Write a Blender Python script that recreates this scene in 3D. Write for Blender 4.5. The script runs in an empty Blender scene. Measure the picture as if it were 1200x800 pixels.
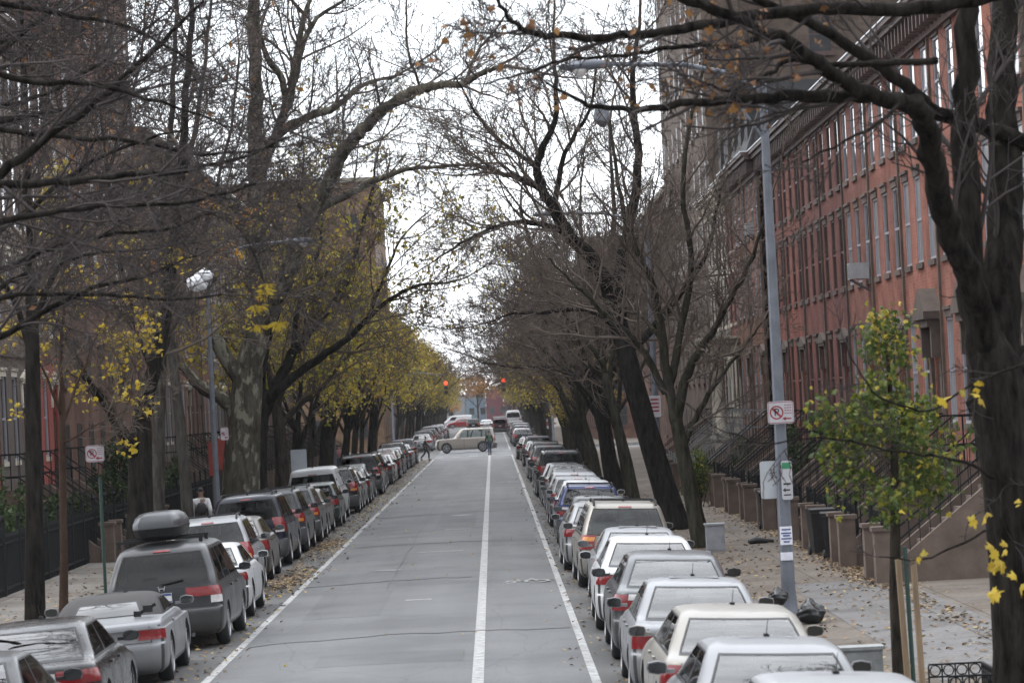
import bpy, bmesh, math, random
import numpy as np
from mathutils import Vector, Matrix
R = random.Random(7)
sc = bpy.context.scene
COL = sc.collection
PROTO = bpy.data.collections.new('prototypes')      # never linked to the scene: only a store to copy from
TARGET = [COL]
# ------------------------------------------------------------------ camera geometry
F, H, VX, VY, PHI = 3800., 3.7, 577., 471., .05
CP, SP = math.cos(PHI), math.sin(PHI)
def at(px, py, Y):
    dx, dy = px - VX, py - VY
    a = dx*CP - dy*SP; b = dx*SP + dy*CP
    return Vector((a*Y/F, Y, H - b*Y/F))
KL, KR, XC = -7.2, 4.0, -1.6                         # kerbs and crown line of the street
def road_z(x): return -.006*(x - XC)**2
def walk_z(x):
    return -.04 + .025*((KL - x) if x < 0 else (x - KR))
# ------------------------------------------------------------------ mesh builder
class MB:
    def __init__(s): s.v = []; s.f = []
    def add(s, vs, fs):
        o = len(s.v); s.v += [tuple(p) for p in vs]; s.f += [tuple(i + o for i in f) for f in fs]
    def box(s, c, d, rz=0, M=None):
        x, y, z = d[0]/2, d[1]/2, d[2]/2
        vs = [Vector((i*x, j*y, k*z)) for k in (-1, 1) for j in (-1, 1) for i in (-1, 1)]
        if rz: M = Matrix.Rotation(rz, 3, 'Z')
        if M is not None: vs = [M @ p for p in vs]
        c = Vector(c)
        s.add([p + c for p in vs], [(0,2,3,1),(4,5,7,6),(0,1,5,4),(2,6,7,3),(0,4,6,2),(1,3,7,5)])
    def box2(s, a, b):
        s.box([(a[i]+b[i])/2 for i in range(3)], [abs(a[i]-b[i]) for i in range(3)])
    def bar(s, a, b, w, h=None):
        a, b = Vector(a), Vector(b); d = b - a; L = d.length
        if L < 1e-6: return
        q = d.to_track_quat('X', 'Z').to_matrix()
        s.box((a+b)/2, (L, w, h or w), M=q)
    def tube(s, pts, rad, k=6, caps=True):
        n = len(pts); o = len(s.v)
        t = (pts[min(1,n-1)] - pts[0])
        ref = Vector((0,0,1)) if abs(t.normalized().z) < .9 else Vector((1,0,0))
        cs = [(math.cos(2*math.pi*i/k), math.sin(2*math.pi*i/k)) for i in range(k)]
        V = s.v
        for i in range(n):
            if i == 0: d = pts[1]-pts[0]
            elif i == n-1: d = pts[i]-pts[i-1]
            else: d = pts[i+1]-pts[i-1]
            u = d.cross(ref)
            if u.length < 1e-9: u = Vector((1,0,0))
            u.normalize(); w = u.cross(d).normalized(); ref = w if False else ref
            r = rad[i]; p = pts[i]
            for c, q in cs:
                V.append((p.x + r*(c*u.x + q*w.x), p.y + r*(c*u.y + q*w.y), p.z + r*(c*u.z + q*w.z)))
        Fc = s.f
        for i in range(n-1):
            b = o + i*k
            for j in range(k):
                j2 = (j+1) % k
                Fc.append((b+j, b+j2, b+k+j2, b+k+j))
        if caps and k > 3:
            Fc.append(tuple(range(o+k-1, o-1, -1))); Fc.append(tuple(range(o+(n-1)*k, o+n*k)))
    def lathe(s, prof, k=24, axis='z', c=(0,0,0)):
        o = len(s.v); n = len(prof)
        for r, h in prof:
            for i in range(k):
                a = 2*math.pi*i/k; x, y = r*math.cos(a), r*math.sin(a)
                p = {'z': (x,y,h), 'x': (h,x,y), 'y': (x,h,y)}[axis]
                s.v.append((p[0]+c[0], p[1]+c[1], p[2]+c[2]))
        for i in range(n-1):
            for j in range(k):
                j2 = (j+1) % k
                s.f.append((o+i*k+j, o+i*k+j2, o+(i+1)*k+j2, o+(i+1)*k+j))
        s.f.append(tuple(o+j for j in range(k-1,-1,-1))); s.f.append(tuple(o+(n-1)*k+j for j in range(k)))
    def grid(s, P):                                   # P[i][j] vectors
        n, m = len(P), len(P[0])
        s.add([p for row in P for p in row], [(i*m+j, i*m+j+1, (i+1)*m+j+1, (i+1)*m+j) for i in range(n-1) for j in range(m-1)])
    def prism(s, poly, a, b, ax='x'):                 # poly of (u,v), extruded along axis from a to b
        f = {'x': lambda u,v,t: (t,u,v), 'y': lambda u,v,t: (u,t,v), 'z': lambda u,v,t: (u,v,t)}[ax]
        n = len(poly)
        s.add([f(u,v,a) for u,v in poly] + [f(u,v,b) for u,v in poly],
              [tuple(range(n-1,-1,-1)), tuple(range(n,2*n))] + [(i,(i+1)%n,n+(i+1)%n,n+i) for i in range(n)])
    def mesh(s, name, smooth=False, fix=False, off=None):
        me = bpy.data.meshes.new(name)
        vs = s.v
        if off is not None: vs = [(p[0]-off[0], p[1]-off[1], p[2]-off[2]) for p in vs]
        me.from_pydata(vs, [], s.f)
        if fix:
            bm = bmesh.new(); bm.from_mesh(me); bmesh.ops.recalc_face_normals(bm, faces=bm.faces); bm.to_mesh(me); bm.free()
        if smooth:
            me.polygons.foreach_set('use_smooth', [True]*len(me.polygons))
            if smooth is not True: me.set_sharp_from_angle(angle=math.radians(smooth))
        me.update()
        return me
KIDS = {}; PAINT = set()
def put(name, me, mat=None, parent=None, loc=None, rot=None):
    o = bpy.data.objects.new(name, me); TARGET[0].objects.link(o)
    if mat is not None and me is not None and not me.materials: me.materials.append(mat)
    if parent is not None:
        o.parent = parent; KIDS.setdefault(parent.name, []).append(o)
    if loc is not None: o.location = loc
    if rot is not None: o.rotation_euler = rot
    return o
def part(name, mb, mat, parent, smooth=False, loc=None, rot=None, fix=False, off=None):
    return put(name, mb.mesh(name, smooth, fix, off), mat, parent, loc, rot)
def tag(o, label=None, cat=None, group=None, kind=None):
    if label: o['label'] = label
    if cat: o['category'] = cat
    if group: o['group'] = group
    if kind: o['kind'] = kind
    return o
def thing(name, label, cat, loc=(0,0,0), rz=0, group=None):
    o = put(name, None, loc=loc, rot=(0,0,rz)); return tag(o, label, cat, group)
def struct(name, mb, mat, smooth=False):
    return tag(part(name, mb, mat, None, smooth), kind='structure')
def copy_tree(o, parent=None, paint=None, skip=()):
    c = o.copy(); COL.objects.link(c); c.parent = parent
    if parent is not None: KIDS.setdefault(parent.name, []).append(c)
    if paint is not None and o.name in PAINT:
        c.material_slots[0].link = 'OBJECT'; c.material_slots[0].material = paint
    for ch in KIDS.get(o.name, []):
        if ch.name.split('.')[0] not in skip: copy_tree(ch, c, paint, skip)
    return c
# ------------------------------------------------------------------ materials
MATS = {}
def nodes(name):
    m = bpy.data.materials.new(name); m.use_nodes = True
    nt = m.node_tree; return m, nt, nt.nodes['Principled BSDF']
def N(nt, t, **kw):
    n = nt.nodes.new(t)
    for k, v in kw.items():
        if k in n.inputs: n.inputs[k].default_value = v
        else: setattr(n, k, v)
    return n
def L(nt, a, b): nt.links.new(a, b)
def rgb(c): return (c[0], c[1], c[2], 1)
def ramp(nt, src, stops):
    r = nt.nodes.new('ShaderNodeValToRGB'); e = r.color_ramp.elements
    while len(e) < len(stops): e.new(.5)
    for i, (p, c) in enumerate(stops): e[i].position = p; e[i].color = rgb(c)
    L(nt, src, r.inputs[0]); return r
def mat(name, c, rough=.7, var=.25, scale=6., metal=0., coat=0., bump=0., c2=None, spec=.5, stretch=None, detail=5., sss=0.):
    """one noise-driven procedural surface"""
    m, nt, b = nodes(name)
    tc = N(nt, 'ShaderNodeTexCoord'); src = tc.outputs['Object']
    if stretch:
        mp = N(nt, 'ShaderNodeMapping', Scale=stretch); L(nt, src, mp.inputs[0]); src = mp.outputs[0]
    n = N(nt, 'ShaderNodeTexNoise', Scale=scale, Detail=detail, Roughness=.6); L(nt, src, n.inputs['Vector'])
    lo = tuple(x*(1-var) for x in c); hi = c2 or tuple(min(1, x*(1+var)) for x in c)
    r = ramp(nt, n.outputs[0], [(.3, lo), (.7, hi)])
    L(nt, r.outputs[0], b.inputs['Base Color'])
    b.inputs['Roughness'].default_value = rough; b.inputs['Metallic'].default_value = metal
    b.inputs['Coat Weight'].default_value = coat; b.inputs['Coat Roughness'].default_value = .06
    b.inputs['Specular IOR Level'].default_value = spec
    if bump:
        bp = N(nt, 'ShaderNodeBump', Strength=bump, Distance=.02); L(nt, n.outputs[0], bp.inputs['Height']); L(nt, bp.outputs[0], b.inputs['Normal'])
    MATS[name] = m; return m
def paint(name, c, metal=.0, rough=.32):
    m, nt, b = nodes(name)
    tc = N(nt, 'ShaderNodeTexCoord'); ob = N(nt, 'ShaderNodeObjectInfo')
    ad = N(nt, 'ShaderNodeVectorMath', operation='ADD'); L(nt, tc.outputs['Object'], ad.inputs[0])
    sc_ = N(nt, 'ShaderNodeVectorMath', operation='SCALE', Scale=30.); L(nt, ob.outputs['Random'], sc_.inputs[0]); L(nt, sc_.outputs[0], ad.inputs[1])
    n = N(nt, 'ShaderNodeTexNoise', Scale=2.3, Detail=8., Roughness=.65); L(nt, ad.outputs[0], n.inputs['Vector'])
    dust = (.16,.145,.125)
    sp = N(nt, 'ShaderNodeSeparateXYZ'); L(nt, tc.outputs['Object'], sp.inputs[0])
    mr = N(nt, 'ShaderNodeMapRange'); L(nt, sp.outputs[2], mr.inputs[0])       # road grime splashed on the sills
    mr.inputs[1].default_value = .2; mr.inputs[2].default_value = .75; mr.inputs[3].default_value = .55; mr.inputs[4].default_value = .03
    mu = N(nt, 'ShaderNodeMath', operation='MULTIPLY'); L(nt, n.outputs[0], mu.inputs[0]); L(nt, mr.outputs[0], mu.inputs[1])
    mx = N(nt, 'ShaderNodeMix', data_type='RGBA'); L(nt, mu.outputs[0], mx.inputs[0])
    mx.inputs[6].default_value = rgb(c); mx.inputs[7].default_value = rgb(dust)
    L(nt, mx.outputs[2], b.inputs['Base Color'])
    r2 = N(nt, 'ShaderNodeMapRange'); L(nt, n.outputs[0], r2.inputs[0]); r2.inputs[3].default_value = rough-.1; r2.inputs[4].default_value = rough+.2
    L(nt, r2.outputs[0], b.inputs['Roughness'])
    b.inputs['Metallic'].default_value = metal; b.inputs['Coat Weight'].default_value = .25; b.inputs['Coat Roughness'].default_value = .08; b.inputs['Specular IOR Level'].default_value = .3
    return m
def leafmat(name, stops, trans=.35):
    m, nt, b = nodes(name)
    g = N(nt, 'ShaderNodeNewGeometry')
    r = ramp(nt, g.outputs['Random Per Island'], stops); r.color_ramp.interpolation = 'LINEAR'
    L(nt, r.outputs[0], b.inputs['Base Color']); b.inputs['Roughness'].default_value = .6; b.inputs['Specular IOR Level'].default_value = .25
    t = N(nt, 'ShaderNodeBsdfTranslucent'); L(nt, r.outputs[0], t.inputs[0])
    mx = N(nt, 'ShaderNodeMixShader', Fac=trans); L(nt, b.outputs[0], mx.inputs[1]); L(nt, t.outputs[0], mx.inputs[2])
    L(nt, mx.outputs[0], nt.nodes['Material Output'].inputs[0]); return m
def brickmat(name, c1, c2, mortar, rough=.85, bw=.215, bh=.075, dirt=(.6,.55,.5), ms=.007):
    m, nt, b = nodes(name)
    tc = N(nt, 'ShaderNodeTexCoord'); sp = N(nt, 'ShaderNodeSeparateXYZ'); L(nt, tc.outputs['Object'], sp.inputs[0])
    ad = N(nt, 'ShaderNodeMath', operation='ADD'); L(nt, sp.outputs[0], ad.inputs[0]); L(nt, sp.outputs[1], ad.inputs[1])
    cb = N(nt, 'ShaderNodeCombineXYZ'); L(nt, ad.outputs[0], cb.inputs[0]); L(nt, sp.outputs[2], cb.inputs[1])
    br = N(nt, 'ShaderNodeTexBrick', Scale=1.); L(nt, cb.outputs[0], br.inputs['Vector'])
    br.inputs['Color1'].default_value = rgb(c1); br.inputs['Color2'].default_value = rgb(c2); br.inputs['Mortar'].default_value = rgb(mortar)
    br.inputs['Mortar Size'].default_value = ms; br.inputs['Brick Width'].default_value = bw; br.inputs['Row Height'].default_value = bh
    n = N(nt, 'ShaderNodeTexNoise', Scale=.9, Detail=8., Roughness=.65); L(nt, tc.outputs['Object'], n.inputs['Vector'])
    r = ramp(nt, n.outputs[0], [(.35, dirt), (.65, (1.1,1.08,1.05))])
    mx = N(nt, 'ShaderNodeMix', data_type='RGBA', blend_type='MULTIPLY'); mx.inputs[0].default_value = 1
    L(nt, br.outputs[0], mx.inputs[6]); L(nt, r.outputs[0], mx.inputs[7])
    oi = N(nt, 'ShaderNodeObjectInfo'); rt_ = ramp(nt, oi.outputs['Random'], [(0., (.82,.84,.86)), (.5, (1.,1.,1.)), (1., (1.12,1.06,1.0))])      # each house its own batch of brick
    ns = N(nt, 'ShaderNodeTexNoise', Scale=.35, Detail=5., Roughness=.7); mps = N(nt, 'ShaderNodeMapping', Scale=(1,1,.3)); L(nt, tc.outputs['Object'], mps.inputs[0]); L(nt, mps.outputs[0], ns.inputs['Vector'])
    rs_ = ramp(nt, ns.outputs[0], [(.38, (.72,.70,.70)), (.55, (1,1,1))])
    cur = mx.outputs[2]
    for q in (rt_, rs_):
        m2 = N(nt, 'ShaderNodeMix', data_type='RGBA', blend_type='MULTIPLY'); m2.inputs[0].default_value = 1; L(nt, cur, m2.inputs[6]); L(nt, q.outputs[0], m2.inputs[7]); cur = m2.outputs[2]
    L(nt, cur, b.inputs['Base Color'])
    b.inputs['Roughness'].default_value = rough; b.inputs['Specular IOR Level'].default_value = .15
    bp = N(nt, 'ShaderNodeBump', Strength=.4, Distance=.01, invert=True); L(nt, br.outputs['Fac'], bp.inputs['Height']); L(nt, bp.outputs[0], b.inputs['Normal'])
    return m
def asphalt(name, base):
    m, nt, b = nodes(name)
    tc = N(nt, 'ShaderNodeTexCoord'); o = tc.outputs['Object']
    mp = N(nt, 'ShaderNodeMapping', Scale=(.9, .035, 1)); L(nt, o, mp.inputs[0])
    n1 = N(nt, 'ShaderNodeTexNoise', Scale=1., Detail=4.); L(nt, mp.outputs[0], n1.inputs['Vector'])      # tyre tracks
    n2 = N(nt, 'ShaderNodeTexNoise', Scale=.35, Detail=6., Roughness=.6); L(nt, o, n2.inputs['Vector'])   # patches
    n3 = N(nt, 'ShaderNodeTexNoise', Scale=45., Detail=3.); L(nt, o, n3.inputs['Vector'])                  # aggregate
    mpv = N(nt, 'ShaderNodeMapping', Scale=(.33, .10, 1)); L(nt, o, mpv.inputs[0])
    nd = N(nt, 'ShaderNodeTexNoise', Scale=2., Detail=4.); L(nt, mpv.outputs[0], nd.inputs['Vector'])
    av = N(nt, 'ShaderNodeVectorMath', operation='ADD'); L(nt, mpv.outputs[0], av.inputs[0])
    sv = N(nt, 'ShaderNodeVectorMath', operation='SCALE', Scale=.5); L(nt, nd.outputs[1], sv.inputs[0]); L(nt, sv.outputs[0], av.inputs[1])
    vo = N(nt, 'ShaderNodeTexVoronoi', feature='DISTANCE_TO_EDGE', Scale=1.); L(nt, av.outputs[0], vo.inputs['Vector'])
    cr = ramp(nt, vo.outputs[0], [(0., (.78,.78,.78)), (.008, (1,1,1))])
    r1 = ramp(nt, n1.outputs[0], [(.3, (.82,.82,.82)), (.7, (1.15,1.15,1.15))])
    r2 = ramp(nt, n2.outputs[0], [(.36, (.76,.76,.77)), (.5, (.98,.98,.98)), (.66, (1.10,1.10,1.09))])
    r3 = ramp(nt, n3.outputs[0], [(.3, tuple(x*.75 for x in base)), (.7, tuple(x*1.25 for x in base))])
    cur = r3.outputs[0]
    for rr in (r1, r2, cr):
        mx = N(nt, 'ShaderNodeMix', data_type='RGBA', blend_type='MULTIPLY'); mx.inputs[0].default_value = 1
        L(nt, cur, mx.inputs[6]); L(nt, rr.outputs[0], mx.inputs[7]); cur = mx.outputs[2]
    L(nt, cur, b.inputs['Base Color']); b.inputs['Roughness'].default_value = .8
    bp = N(nt, 'ShaderNodeBump', Strength=.35, Distance=.01); L(nt, n3.outputs[0], bp.inputs['Height']); L(nt, bp.outputs[0], b.inputs['Normal'])
    return m
def flags(name, c1, c2, joint, w=1.5, h=1.2):
    m, nt, b = nodes(name)
    tc = N(nt, 'ShaderNodeTexCoord'); o = tc.outputs['Object']
    mp = N(nt, 'ShaderNodeMapping', Rotation=(0,0,math.pi/2)); L(nt, o, mp.inputs[0])
    br = N(nt, 'ShaderNodeTexBrick', Scale=1., offset=.0); L(nt, o, br.inputs['Vector'])
    br.inputs['Color1'].default_value = rgb(c1); br.inputs['Color2'].default_value = rgb(c2); br.inputs['Mortar'].default_value = rgb(joint)
    br.inputs['Mortar Size'].default_value = .018; br.inputs['Brick Width'].default_value = w; br.inputs['Row Height'].default_value = h
    n = N(nt, 'ShaderNodeTexNoise', Scale=.55, Detail=9., Roughness=.7); L(nt, o, n.inputs['Vector'])
    r = ramp(nt, n.outputs[0], [(.32, (.55,.48,.42)), (.5, (.95,.92,.88)), (.7, (1.15,1.15,1.15))])
    n4 = N(nt, 'ShaderNodeTexNoise', Scale=14., Detail=6., Roughness=.7); L(nt, o, n4.inputs['Vector'])
    r4 = ramp(nt, n4.outputs[0], [(.3, (.7,.7,.7)), (.7, (1.2,1.2,1.2))])
    cur = br.outputs[0]
    for rr in (r, r4):
        mx = N(nt, 'ShaderNodeMix', data_type='RGBA', blend_type='MULTIPLY'); mx.inputs[0].default_value = 1
        L(nt, cur, mx.inputs[6]); L(nt, rr.outputs[0], mx.inputs[7]); cur = mx.outputs[2]
    L(nt, cur, b.inputs['Base Color']); b.inputs['Roughness'].default_value = .9; b.inputs['Specular IOR Level'].default_value = .2
    return m
def barkmat(name, dark, light, scale=5., patch=None):
    m, nt, b = nodes(name)
    tc = N(nt, 'ShaderNodeTexCoord'); o = tc.outputs['Object']
    mp = N(nt, 'ShaderNodeMapping', Scale=(1,1,.22)); L(nt, o, mp.inputs[0])
    n = N(nt, 'ShaderNodeTexNoise', Scale=scale, Detail=7., Roughness=.7); L(nt, mp.outputs[0], n.inputs['Vector'])
    r = ramp(nt, n.outputs[0], [(.35, dark), (.65, light)]); cur = r.outputs[0]
    if patch:
        v = N(nt, 'ShaderNodeTexNoise', Scale=2.2, Detail=4., Roughness=.55); mq = N(nt, 'ShaderNodeMapping', Scale=(1.6,1.6,.8)); L(nt, o, mq.inputs[0]); L(nt, mq.outputs[0], v.inputs['Vector'])
        rv = ramp(nt, v.outputs[0], [(.53, (0,0,0)), (.60, (1,1,1))])
        mx = N(nt, 'ShaderNodeMix', data_type='RGBA'); L(nt, rv.outputs[0], mx.inputs[0]); L(nt, cur, mx.inputs[6]); mx.inputs[7].default_value = rgb(patch); cur = mx.outputs[2]
    L(nt, cur, b.inputs['Base Color']); b.inputs['Roughness'].default_value = .95; b.inputs['Specular IOR Level'].default_value = .03
    bp = N(nt, 'ShaderNodeBump', Strength=1., Distance=.05); L(nt, n.outputs[0], bp.inputs['Height']); L(nt, bp.outputs[0], b.inputs['Normal'])
    return m
M_rubber = mat('tyre_rubber', (.022,.022,.023), .75, .3, 20)
M_rim = mat('alloy', (.42,.42,.43), .32, .1, 8, metal=.8)
M_rimdark = mat('dark_alloy', (.09,.09,.095), .5, .2, 8, metal=.4)
M_blackpl = mat('black_plastic', (.018,.018,.019), .5, .25, 10, spec=.3)
M_greypl = mat('grey_plastic', (.07,.072,.075), .55, .2, 10)
M_glass = mat('tinted_glass', (.010,.012,.013), .04, .5, 2.2, coat=.55, spec=.6)
M_glass.node_tree.nodes['Principled BSDF'].inputs['Coat IOR'].default_value = 1.7
M_glass2 = mat('pale_glass', (.05,.06,.062), .04, .3, 3, coat=.8, spec=.8)
M_glass2.node_tree.nodes['Principled BSDF'].inputs['Coat IOR'].default_value = 1.8
M_tail = mat('tail_lamp_red', (.20,.009,.011), .2, .25, 25, coat=1.)
M_tailw = mat('lamp_clear', (.55,.53,.52), .15, .15, 25, coat=1.)
M_amber = mat('lamp_amber', (.6,.22,.03), .2, .2, 25, coat=1.)
M_plate = mat('plate_white', (.6,.6,.58), .4, .1, 10)
M_plateb = mat('plate_blue', (.04,.07,.2), .4, .1, 10)
def clearglass(name, tint, ior=1.55):
    m, nt, b = nodes(name); nt.nodes.remove(b)
    tr = N(nt, 'ShaderNodeBsdfTransparent'); gl = N(nt, 'ShaderNodeBsdfGlossy'); fr = N(nt, 'ShaderNodeFresnel', IOR=ior)
    tc = N(nt, 'ShaderNodeTexCoord'); nz = N(nt, 'ShaderNodeTexNoise', Scale=3., Detail=6., Roughness=.7); L(nt, tc.outputs['Object'], nz.inputs['Vector'])
    r = ramp(nt, nz.outputs[0], [(.3, tuple(x*.85 for x in tint)), (.7, tuple(min(1,x*1.1) for x in tint))]); L(nt, r.outputs[0], tr.inputs[0])
    rr = N(nt, 'ShaderNodeMapRange'); L(nt, nz.outputs[0], rr.inputs[0]); rr.inputs[3].default_value = .0; rr.inputs[4].default_value = .04; L(nt, rr.outputs[0], gl.inputs['Roughness'])
    mx = N(nt, 'ShaderNodeMixShader'); L(nt, fr.outputs[0], mx.inputs[0]); L(nt, tr.outputs[0], mx.inputs[1]); L(nt, gl.outputs[0], mx.inputs[2])
    L(nt, mx.outputs[0], nt.nodes['Material Output'].inputs[0]); return m
M_clear = clearglass('window_glass_clear', (.60,.66,.64), 1.5); M_rearglass = clearglass('rear_glass_sloped', (.60,.66,.64), 2.15); M_privacy = clearglass('window_glass_privacy', (.08,.085,.09), 1.33)
M_cabin = mat('cabin_trim', (.032,.031,.030), .85, .3, 6); M_seat = mat('seat_cloth', (.07,.068,.065), .85, .3, 8)
M_chrome = mat('chrome', (.6,.6,.61), .15, .05, 8, metal=1.)
M_soft = mat('soft_top_cloth', (.035,.033,.033), .85, .2, 40)
M_iron = mat('black_iron', (.010,.011,.012), .7, .3, 15, spec=.2)
M_steel = mat('galvanised_steel', (.115,.125,.147), .6, .25, 3, metal=.1)
M_white = mat('white_enamel', (.40,.40,.42), .45, .08, 6)
M_red = mat('red_enamel', (.24,.025,.035), .45, .15, 6)
M_green = mat('green_enamel', (.03,.2,.09), .45, .15, 6)
M_dkgreen = mat('dark_green_paint', (.012,.04,.03), .45, .2, 8)
M_black = mat('black_enamel', (.015,.015,.016), .5, .2, 8)
# ------------------------------------------------------------------ trees
M_bark = barkmat('bark_brown', (.013,.011,.009), (.060,.052,.042), 9.)
M_barkdk = barkmat('bark_dark', (.005,.0045,.004), (.034,.030,.026), 11.)
M_barkgreen = barkmat('bark_mossy', (.014,.014,.010), (.062,.058,.043), 9.)
M_barkgrey = barkmat('bark_grey', (.022,.020,.0175), (.082,.075,.066), 9.)
M_plane = barkmat('bark_plane_tree', (.030,.028,.021), (.098,.090,.070), 8., patch=(.19,.18,.14))
M_twig = mat('twigs', (.108,.088,.075), .95, .3, 1.5, spec=.03)
M_twigdk = mat('twigs_dark', (.056,.048,.047), .95, .3, 1.5, spec=.03)
LF = {
 'litter': leafmat('leaves_litter', [(0,(.085,.055,.035)),(.45,(.17,.115,.07)),(.8,(.27,.19,.11)),(1,(.32,.25,.10))], .1),
 'yellow': leafmat('leaves_yellow', [(0,(.19,.15,.035)),(.35,(.38,.29,.045)),(.7,(.50,.38,.05)),(1,(.27,.25,.055))]),
 'bright': leafmat('leaves_bright_yellow', [(0,(.26,.18,.02)),(.4,(.40,.29,.03)),(.8,(.48,.35,.04)),(1,(.28,.24,.05))]),
 'mixed': leafmat('leaves_olive_yellow', [(0,(.14,.15,.035)),(.3,(.28,.26,.045)),(.6,(.48,.38,.05)),(.85,(.33,.20,.045)),(1,(.20,.20,.05))]),
 'orange': leafmat('leaves_orange', [(0,(.24,.10,.02)),(.4,(.50,.20,.02)),(.7,(.48,.28,.03)),(1,(.25,.12,.03))]),
 'brown': leafmat('leaves_brown', [(0,(.10,.05,.025)),(.5,(.19,.09,.035)),(1,(.28,.15,.05))], .2),
 'green': leafmat('leaves_green', [(0,(.032,.055,.016)),(.4,(.065,.098,.022)),(.8,(.12,.145,.026)),(1,(.30,.27,.03))]),
 'hedge': leafmat('leaves_hedge', [(0,(.015,.028,.010)),(.5,(.028,.050,.015)),(1,(.055,.080,.022))], .2),
}
MAPLE = [(0,0),(.12,.02),(.30,-.02),(.26,.10),(.50,.22),(.36,.30),(.42,.42),(.22,.40),(.14,.52),(.16,.66),(.06,.62),(0,.85),(-.06,.62),(-.16,.66),(-.14,.52),(-.22,.40),(-.42,.42),(-.36,.30),(-.50,.22),(-.26,.10),(-.30,-.02),(-.12,.02)]
class Tree:
    def __init__(s, seed, tw=1.0, minr=.0055):
        s.r = random.Random(seed); s.tr = MB(); s.cr = MB(); s.tips = []; s.tw = tw; s.minr = minr
    def rv(s): return Vector((s.r.uniform(-1,1), s.r.uniform(-1,1), s.r.uniform(-1,1)))
    def limb(s, pts, r0, r1, lev=1, kids=8, klen=2.2, k=8, jit=.04, bias=None, start=.15, up=.08):
        """a hand-placed limb through pts, then sub-branches along it"""
        P = [Vector(p) for p in pts]; Q = []
        for i in range(len(P)-1):
            p0 = P[max(i-1,0)]; p1 = P[i]; p2 = P[i+1]; p3 = P[min(i+2,len(P)-1)]
            for j in range(4):
                t = j/4
                q = .5*((2*p1) + (p2-p0)*t + (2*p0-5*p1+4*p2-p3)*t*t + (3*p1-p0-3*p2+p3)*t**3)
                Q.append(q + (s.rv()*jit*(r0*3+.3) if Q else Vector()))
        Q.append(P[-1])
        n = len(Q); rad = [r0 + (r1-r0)*i/(n-1) for i in range(n)]
        (s.tr).tube(Q, rad, k)
        for c in range(kids):
            t = start + (1-start)*(c + s.r.random())/kids
            i = min(n-2, int(t*(n-1))); d = (Q[i+1]-Q[i]).normalized()
            cd = s.child_dir(d, s.r.uniform(.5,1.05), bias)
            s.grow(Q[i], cd, klen*s.r.uniform(.6,1.3)*(1-.35*t), min(rad[i]*.5, .010+.011*klen), lev+1, up)
        if r1 < .06: s.grow(Q[-1], (Q[-1]-Q[-2]).normalized(), klen*.9, r1, lev+1, up)
        return Q
    def child_dir(s, d, ang, bias=None):
        u = d.cross(s.rv()); 
        if u.length < 1e-4: u = Vector((1,0,0))
        u.normalize()
        c = d*math.cos(ang) + u*math.sin(ang)
        if bias is not None: c = (c + bias).normalized()
        return c
    NCH = {1: 7, 2: 6, 3: 5, 4: 3}
    def grow(s, p, d, Ln, r, lev, up=.06):
        r = max(r, s.minr); ns = {1:6, 2:5, 3:4, 4:3, 5:2}[lev]
        pts = [p.copy()]; rad = [r]; seg = Ln/ns; w = {1:.16, 2:.22, 3:.26, 4:.3, 5:.3}[lev]
        d = d.copy(); re = max(s.minr*.8, r*.3)
        for i in range(ns):
            d = (d + s.rv()*w + Vector((0,0,up))).normalized()
            p = p + d*seg; pts.append(p.copy()); rad.append(r + (re-r)*(i+1)/ns)
        if lev <= 1: s.tr.tube(pts, rad, 6)
        else: s.cr.tube(pts, rad, 5 if r > .03 else (4 if r > .012 else 3), caps=False)
        if lev >= 5 or Ln < .22:
            s.tips.append(pts[-1]); return
        if lev >= 3: s.tips.append(pts[-1])
        n = max(1, int(s.NCH[lev]*s.tw*s.r.uniform(.75,1.25) + .5))
        for c in range(n):
            t = .22 + .78*(c + s.r.random())/n
            x = t*ns; i = min(ns-1, int(x)); q = pts[i].lerp(pts[i+1], x-i)
            dd = (pts[i+1]-pts[i]).normalized()
            s.grow(q, s.child_dir(dd, s.r.uniform(.45,1.0)), Ln*s.r.uniform(.38,.62)*(1.15-.45*t), (rad[i]+(rad[i+1]-rad[i])*(x-i))*.62, lev+1, up)
    def leaves(s, n, size, spread=.35, droop=True, zmax=None, poly=None, near=None, clumps=0):
        mb = MB(); tips = [t for t in s.tips if (zmax is None or t.z < zmax)]
        if near: 
            c, rr = near; tips = [t for t in tips if (t-c).length < rr] or tips
        if clumps: tips = [s.r.choice(tips) for i in range(clumps)]
        for i in range(n):
            t = s.r.choice(tips); leaf(mb, t + s.rv()*spread, size*s.r.uniform(.6,1.25), s.r, poly)
        return mb
def leaf(mb, p, sz, r, poly=None, flat=False):
    a = r.uniform(0, 6.283); tilt = r.uniform(-.5,.5) if flat else r.uniform(-1.4,1.4); roll = r.uniform(-.4,.4) if flat else r.uniform(-1.4,1.4)
    M = Matrix.Rotation(a,3,'Z') @ Matrix.Rotation(tilt,3,'X') @ Matrix.Rotation(roll,3,'Y')
    if poly:
        o = len(mb.v); n = len(poly); fo = r.uniform(.1,.8); be = r.uniform(-.2,.7)
        c = M @ Vector((0,.3*sz,.0)) + p
        vs = [c] + [M @ Vector((x*sz, y*sz, -abs(x)*fo*sz - y*y*be*sz)) + p for x, y in poly]
        mb.add(vs, [(0, i+1, (i+1) % n + 1) for i in range(n)])
    else:
        vs = [Vector((0,-.5,0)), Vector((.33,0,.1)), Vector((0,.5,0)), Vector((-.33,0,.1))]
        mb.add([M @ (v*sz) + p for v in vs], [(0,1,2),(0,2,3)])
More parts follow.
